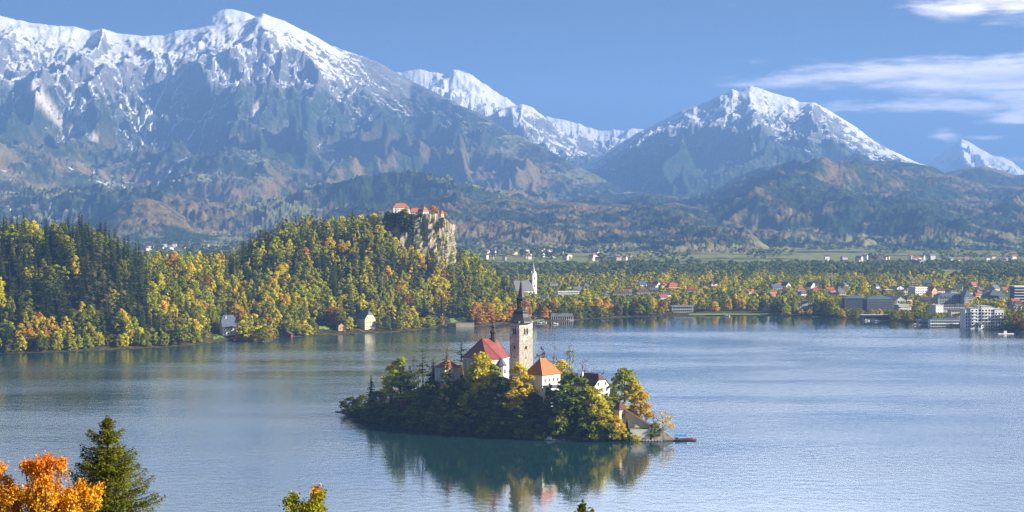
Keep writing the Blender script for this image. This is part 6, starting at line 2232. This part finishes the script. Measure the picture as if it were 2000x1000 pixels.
def town_zone(px):
    for lim, nm in ((1130, 'near the long boat shed'), (1260, 'below the brown-roofed buildings'), (1420, 'by the park building'), (1555, 'behind the lakeside lawn'), (1645, 'around the pale grey villa'),
                    (1780, 'in front of the dark hotel'), (1880, 'around the lakeside restaurant'), (3000, 'beside the large white hotel')):
        if px < lim:
            return nm


groups = {}
for a in keep_b + keep_s:
    groups.setdefault((town_zone(a[8]), a[6], a[7]), []).append(a)
for (zn, cc, con), L in sorted(groups.items(), key=lambda kv: str(kv[0])):
    L.sort(key=lambda a: a[8])
    for i, a in enumerate(L):
        what = 'spruce' if con else 'park tree'
        lab = ('the only %s shoreline %s %s' % (cc, what, zn)) if len(L) == 1 else '%s from left of %s shoreline %ss %s' % (ordinal(i), cc, what, zn)
        tree(a[0][int(a[1] * 3) % len(a[0])], a[1], a[2], a[3], a[4], a[5], cc, lab, 'trees along the town shore', 'park_spruce' if con else 'park_tree', 'tree', False, rr)
rows_ = [((LO_S if a[7] else LO_B)[int(abs(a[1]) * 5) % 3], a[1], a[2], a[3], a[4], a[5], COLOURS[a[6]]) for a in town_rest]
woods('town_woods', rows_)

# far woods on the plain: one dark belt, one at the foot of the hills
rows_ = []
for k in range(3800):
    d = tr_.uniform(3050, 3850)
    px = tr_.uniform(880, 2100)
    if perlin(px / 160., d / 260., 31) < -0.25:
        continue
    x = X(px, d)
    cc = ['deep green', 'deep green', 'green', 'olive', 'green'][tr_.randint(5)]
    rows_.append((VLO[tr_.randint(3)], x, d, PLAIN - 2, tr_.uniform(10, 17), tr_.uniform(7, 11), COLOURS[cc]))
for k in range(2600):
    d = tr_.uniform(4300, 6800)
    px = tr_.uniform(880, 2100)
    if perlin(px / 120., d / 300., 33) < (0.22 if px < 1400 else 0.38):
        continue
    rows_.append((VLO[tr_.randint(3)], X(px, d), d, PLAIN - 2, tr_.uniform(12, 20), tr_.uniform(8, 13), COLOURS[['deep green', 'olive', 'green', 'yellow-green', 'olive'][tr_.randint(5)]]))
for k in range(1500):
    d = tr_.uniform(3000, 6600)
    px = tr_.uniform(150, 560)
    if perlin(px / 90., d / 300., 35) < 0.0:
        continue
    rows_.append((VLO[tr_.randint(3)], X(px, d), d, PLAIN - 2, tr_.uniform(12, 20), tr_.uniform(8, 13), COLOURS[['deep green', 'olive', 'green', 'dark green'][tr_.randint(4)]]))
woods('plain_woods', rows_)

# ------------------------------------------------------------------ trees on the hillside below the viewer
M_needle, t, out = new_mat('spruce_needles')
at = t.node('ShaderNodeAttribute', attribute_name='tint')
d1 = t.node('ShaderNodeBsdfDiffuse')
d2 = t.node('ShaderNodeBsdfTranslucent')
t.l.new(at.outputs['Color'], d1.inputs['Color'])
t.l.new(at.outputs['Color'], d2.inputs['Color'])
mx = t.node('ShaderNodeMixShader')
mx.inputs[0].default_value = 0.3
t.l.new(d1.outputs[0], mx.inputs[1])
t.l.new(d2.outputs[0], mx.inputs[2])
t.l.new(mx.outputs[0], out.inputs[0])


def near_spruce(px, d, top_row, spread, label, seed, zg=None):
    rng = np.random.RandomState(seed)
    x = X(px, d)
    zt = Z(top_row, d)
    zg = float(slope_z(x, d)) - 0.3
    Ht = zt - zg
    o = thing('spruce_tree', label, 'tree', (x, d, zg))
    MB().tube([(0, 0, 0), (0, 0, Ht * 0.5), (0.02, 0, Ht * 0.97), (0, 0, Ht)], [Ht * 0.014, Ht * 0.008, 0.025, 0.012], 8).build('trunk', M_bark, o)
    P, N, SX, SY, T = [], [], [], [], []
    bm = MB()
    m0 = 90
    P.append(np.stack([0.03 * rng.randn(m0), 0.03 * rng.randn(m0), Ht + 0.02 - 0.75 * rng.rand(m0)], 1))
    N.append(rng.randn(m0, 3))
    SX.append(np.full(m0, 0.045))
    SY.append(np.full(m0, 0.018))
    T.append(np.ones((m0, 1)))
    dep = 0.22
    while dep < Ht * 0.93:
        vis = dep < 6.5
        nb = 8
        a0 = rng.rand() * 6.28
        for j in range(nb):
            a = a0 + 6.283 * j / nb + 0.3 * rng.randn()
            L = spread * (dep ** 0.86) * min(1.0, 0.42 + dep / 1.7) * (0.55 + 0.62 * rng.rand()) * (1 if vis else 0.8)
            L = min(L, 3.9)
            e = np.array([math.cos(a), math.sin(a), 0.0])
            s_ = np.array([-math.sin(a), math.cos(a), 0.0])
            zz = Ht - dep
            rise = 0.65 if dep < 1.2 else 0.22
            step_ = 0.055 if vis else 0.16
            nseg = max(4, int(L / step_))
            f = (np.arange(nseg) + rng.rand(nseg)) / nseg
            arc = lambda q: rise * L * q - 0.50 * L * q ** 1.6 * (dep > 0.7) + 0.42 * L * q ** 3.4
            cen = e[None] * (L * f)[:, None] + np.array([0, 0, zz]) + np.stack([f * 0, f * 0, arc(f)], 1)
            bm.tube([tuple(np.array([0, 0, zz])), tuple(e * L * 0.5 + np.array([0, 0, zz + arc(0.5)])), tuple(e * L + np.array([0, 0, zz + arc(1.0)]))], [0.022, 0.014, 0.005], 4)
            shade = 0.7 + 0.6 * rng.rand()
            # twigs to both sides and hanging
            for sd in (-1, 1, 0):
                wd_ = (0.12 + 0.32 * np.sin(np.pi * np.clip(f, 0.05, 1)) ** 0.7) * min(1.0, L / 1.2) * (0.6 + 0.7 * rng.rand(nseg))
                for part in range(3 if vis else 2):
                    g = (part + 0.4 + 0.3 * rng.rand(nseg)) / 3.0
                    off = sd * s_[None] * (wd_ * g)[:, None] * 1.15 + e[None] * (wd_ * g * 0.5)[:, None] + np.array([0, 0, -1.0])[None] * (wd_ * g * (0.35 if sd else 0.95))[:, None]
                    P.append(cen + off)
                    N.append(np.stack([0.5 * rng.randn(nseg), 0.5 * rng.randn(nseg), 0.8 + 0.4 * rng.randn(nseg)], 1))
                    k_ = 1.0 if vis else 2.0
                    SX.append(np.full(nseg, 0.046) * k_)
                    SY.append(np.full(nseg, 0.026) * k_)
                    T.append(np.full((nseg, 1), shade) * (0.7 + 0.6 * rng.rand(nseg, 1)))
        dep += (0.13 + 0.035 * dep) * (0.75 + 0.5 * rng.rand()) if vis else 0.5
    P, N, SX, SY, T = np.concatenate(P), np.concatenate(N), np.concatenate(SX), np.concatenate(SY), np.concatenate(T)
    v, f = quads(P, N, SX, SY, rng)
    c = np.repeat(np.array([[0.155, 0.165, 0.016]]) * T * (1 + 0.25 * (rng.rand(len(P), 3) - 0.5)), 4, 0)
    link('crown', mesh_np('needles', v, f, [M_needle], vcol=c), o)
    bm.build('limbs', M_bark, o)
    return o


near_spruce(209, 75.0, 811, 0.70, 'large green spruce in the bottom left corner beside the orange maple', 3)
near_spruce(1138, 60.0, 977, 0.62, 'tip of a small dark spruce at the bottom edge below the island', 5)


def leafy(px, d, clumps, leaf, n, col_fn, label, seed, name, dropr=0, shrink=1.0):
    """broadleaf tree seen from above: boughs placed round their twigs, with a trunk down to the slope"""
    rng = np.random.RandomState(seed)
    x = X(px, d)
    zg = float(slope_z(x, d)) - 0.3
    o = thing(name, label, 'tree', (x, d, zg))
    P, N, T = [], [], []
    tm_ = MB()
    clumps = [(c[0], c[1] + dropr, c[2] * shrink) for c in clumps]
    tops = [Z(c[1], d) - zg for c in clumps]
    Ht = max(tops)
    fork = Ht - 5.0 if Ht > 9 else Ht * 0.55
    tm_.tube([(0, 0, 0), (0.1, 0, fork * 0.5), (0, 0, fork)], [Ht * 0.017, Ht * 0.013, Ht * 0.010], 8)
    lm = MB()
    for (cx_, cy_, rp) in clumps:
        r_ = rp * d / F
        for rep in range(2):
            c = np.array([X(cx_, d) - x, rng.uniform(-1.3, 1.3) * (0.5 + 0.5 * rep), Z(cy_, d) - zg])
            if rep:
                c = c + rng.randn(3) * r_ * 0.6
            base = np.array([0, 0, fork + 0.25 * rng.rand() * (c[2] - fork)])
            mid = base + (c - base) * 0.55 + np.array([0, 0, -0.12 * abs(c[0] - base[0])])
            lm.tube([tuple(base), tuple(mid), tuple(c), tuple(c + np.array([0, 0, r_ * 0.8]))], [0.05, 0.032, 0.015, 0.004], 5)
            ntw = max(6, int(n * (rp / 30.0) ** 2 / 22))
            for w_ in range(ntw):
                dr = rng.randn(3)
                dr /= np.linalg.norm(dr)
                dr[2] = abs(dr[2]) * 0.8 + 0.1 if rng.rand() < 0.72 else dr[2]
                tip = c + dr * r_ * (0.6 + 0.55 * rng.rand())
                lm.tube([tuple(c), tuple((c + tip) / 2 + 0.05 * r_ * rng.randn(3)), tuple(tip)], [0.008, 0.005, 0.002], 3)
                m_ = 22
                f = 0.3 + 0.75 * rng.rand(m_, 1)
                pp = c + (tip - c) * f + rng.randn(m_, 3) * 0.085
                P.append(pp)
                N.append(rng.randn(m_, 3) * 0.8 + np.array([0, 0, 0.7]))
                T.append(col_fn(pp, rng, zg, x, d) * (0.85 + 0.3 * rng.rand()))
    P, N, T = np.concatenate(P), np.concatenate(N), np.concatenate(T)
    v, f = quads(P, N, leaf * (0.7 + 0.6 * rng.rand(len(P))), leaf * (0.55 + 0.4 * rng.rand(len(P))), rng)
    link('crown', mesh_np('leaves', v, f, [M_needle], vcol=np.repeat(T, 4, 0)), o)
    tm_.build('trunk', M_bark, o)
    lm.build('limbs', M_bark, o)
    return o


def maple_col(p, rng, zg, x, d):
    """orange in the upper boughs, yellow lower down"""
    row = HOR - (p[:, 2] + zg - CAMZ) / d * F
    q = np.clip((row - 890 + 26 * rng.randn(len(p))) / 90, 0, 1)[:, None]
    a = np.array([[0.74, 0.23, 0.024]])
    b = np.array([[0.82, 0.47, 0.028]])
    return (a * (1 - q) + b * q) * (0.6 + 0.7 * rng.rand(len(p), 1))


def green_yellow(p, rng, zg, x, d):
    row = HOR - (p[:, 2] + zg - CAMZ) / d * F
    q = np.clip((row - 952 + 6 * rng.randn(len(p))) / 14, 0, 1)[:, None]
    return (np.array([[0.52, 0.22, 0.03]]) * (1 - q) + np.array([[0.27, 0.27, 0.02]]) * q) * (0.6 + 0.7 * rng.rand(len(p), 1))


leafy(85, 60.0, [(70, 898, 20), (95, 893, 20), (118, 897, 16), (60, 920, 20), (85, 920, 24), (112, 918, 20), (48, 905, 12), (70, 948, 28), (105, 948, 28), (35, 950, 20), (20, 968, 24), (50, 975, 28),
                 (85, 980, 32), (120, 978, 28), (140, 955, 20), (155, 942, 15), (165, 962, 18), (180, 955, 11), (190, 951, 7), (150, 985, 24), (20, 998, 30), (60, 1010, 34), (100, 1015, 34), (140, 1012, 28),
                 (2, 930, 14), (-12, 915, 16), (-5, 950, 16), (-30, 940, 22), (-40, 985, 30), (172, 985, 14), (40, 1050, 44), (100, 1055, 44), (-20, 1050, 44)],
      0.040, 800, maple_col, 'bright orange maple in the bottom left corner', 9, 'maple_tree', 9, 0.84)
leafy(600, 52.0, [(618, 958, 7), (621, 968, 8), (613, 972, 6), (620, 982, 11), (626, 994, 13), (606, 992, 9), (585, 996, 8), (569, 985, 7), (563, 978, 4), (572, 1000, 9), (600, 1040, 20), (625, 1035, 20), (575, 1040, 18), (600, 1070, 30)],
      0.036, 1500, green_yellow, 'top of a yellow-green sapling with orange tip leaves at the bottom edge', 13, 'sapling', 4, 0.62)

# ------------------------------------------------------------------ haze
hx, hy0, hy1, hz0, hz1 = 11500.0, -600.0, 27500.0, -42.0, 1950.0
hv = [(sx * hx, yv, zv) for zv in (hz0, hz1) for yv in (hy0, hy1) for sx in (-1, 1)]
hf = np.array([(0, 2, 3, 1), (4, 5, 7, 6), (0, 1, 5, 4), (2, 6, 7, 3), (0, 4, 6, 2), (1, 3, 7, 5)])
m_haze, t, out = new_mat('haze')
pv = t.node('ShaderNodeVolumePrincipled')
pv.inputs['Color'].default_value = (0.22, 0.43, 0.92, 1)
pv.inputs['Density'].default_value = 7.5e-5
pv.inputs['Anisotropy'].default_value = 0.1
t.l.new(pv.outputs[0], out.inputs['Volume'])
hz = link('haze', mesh_np('haze', np.array(hv), hf, [m_haze]))
tag(hz, kind='stuff')
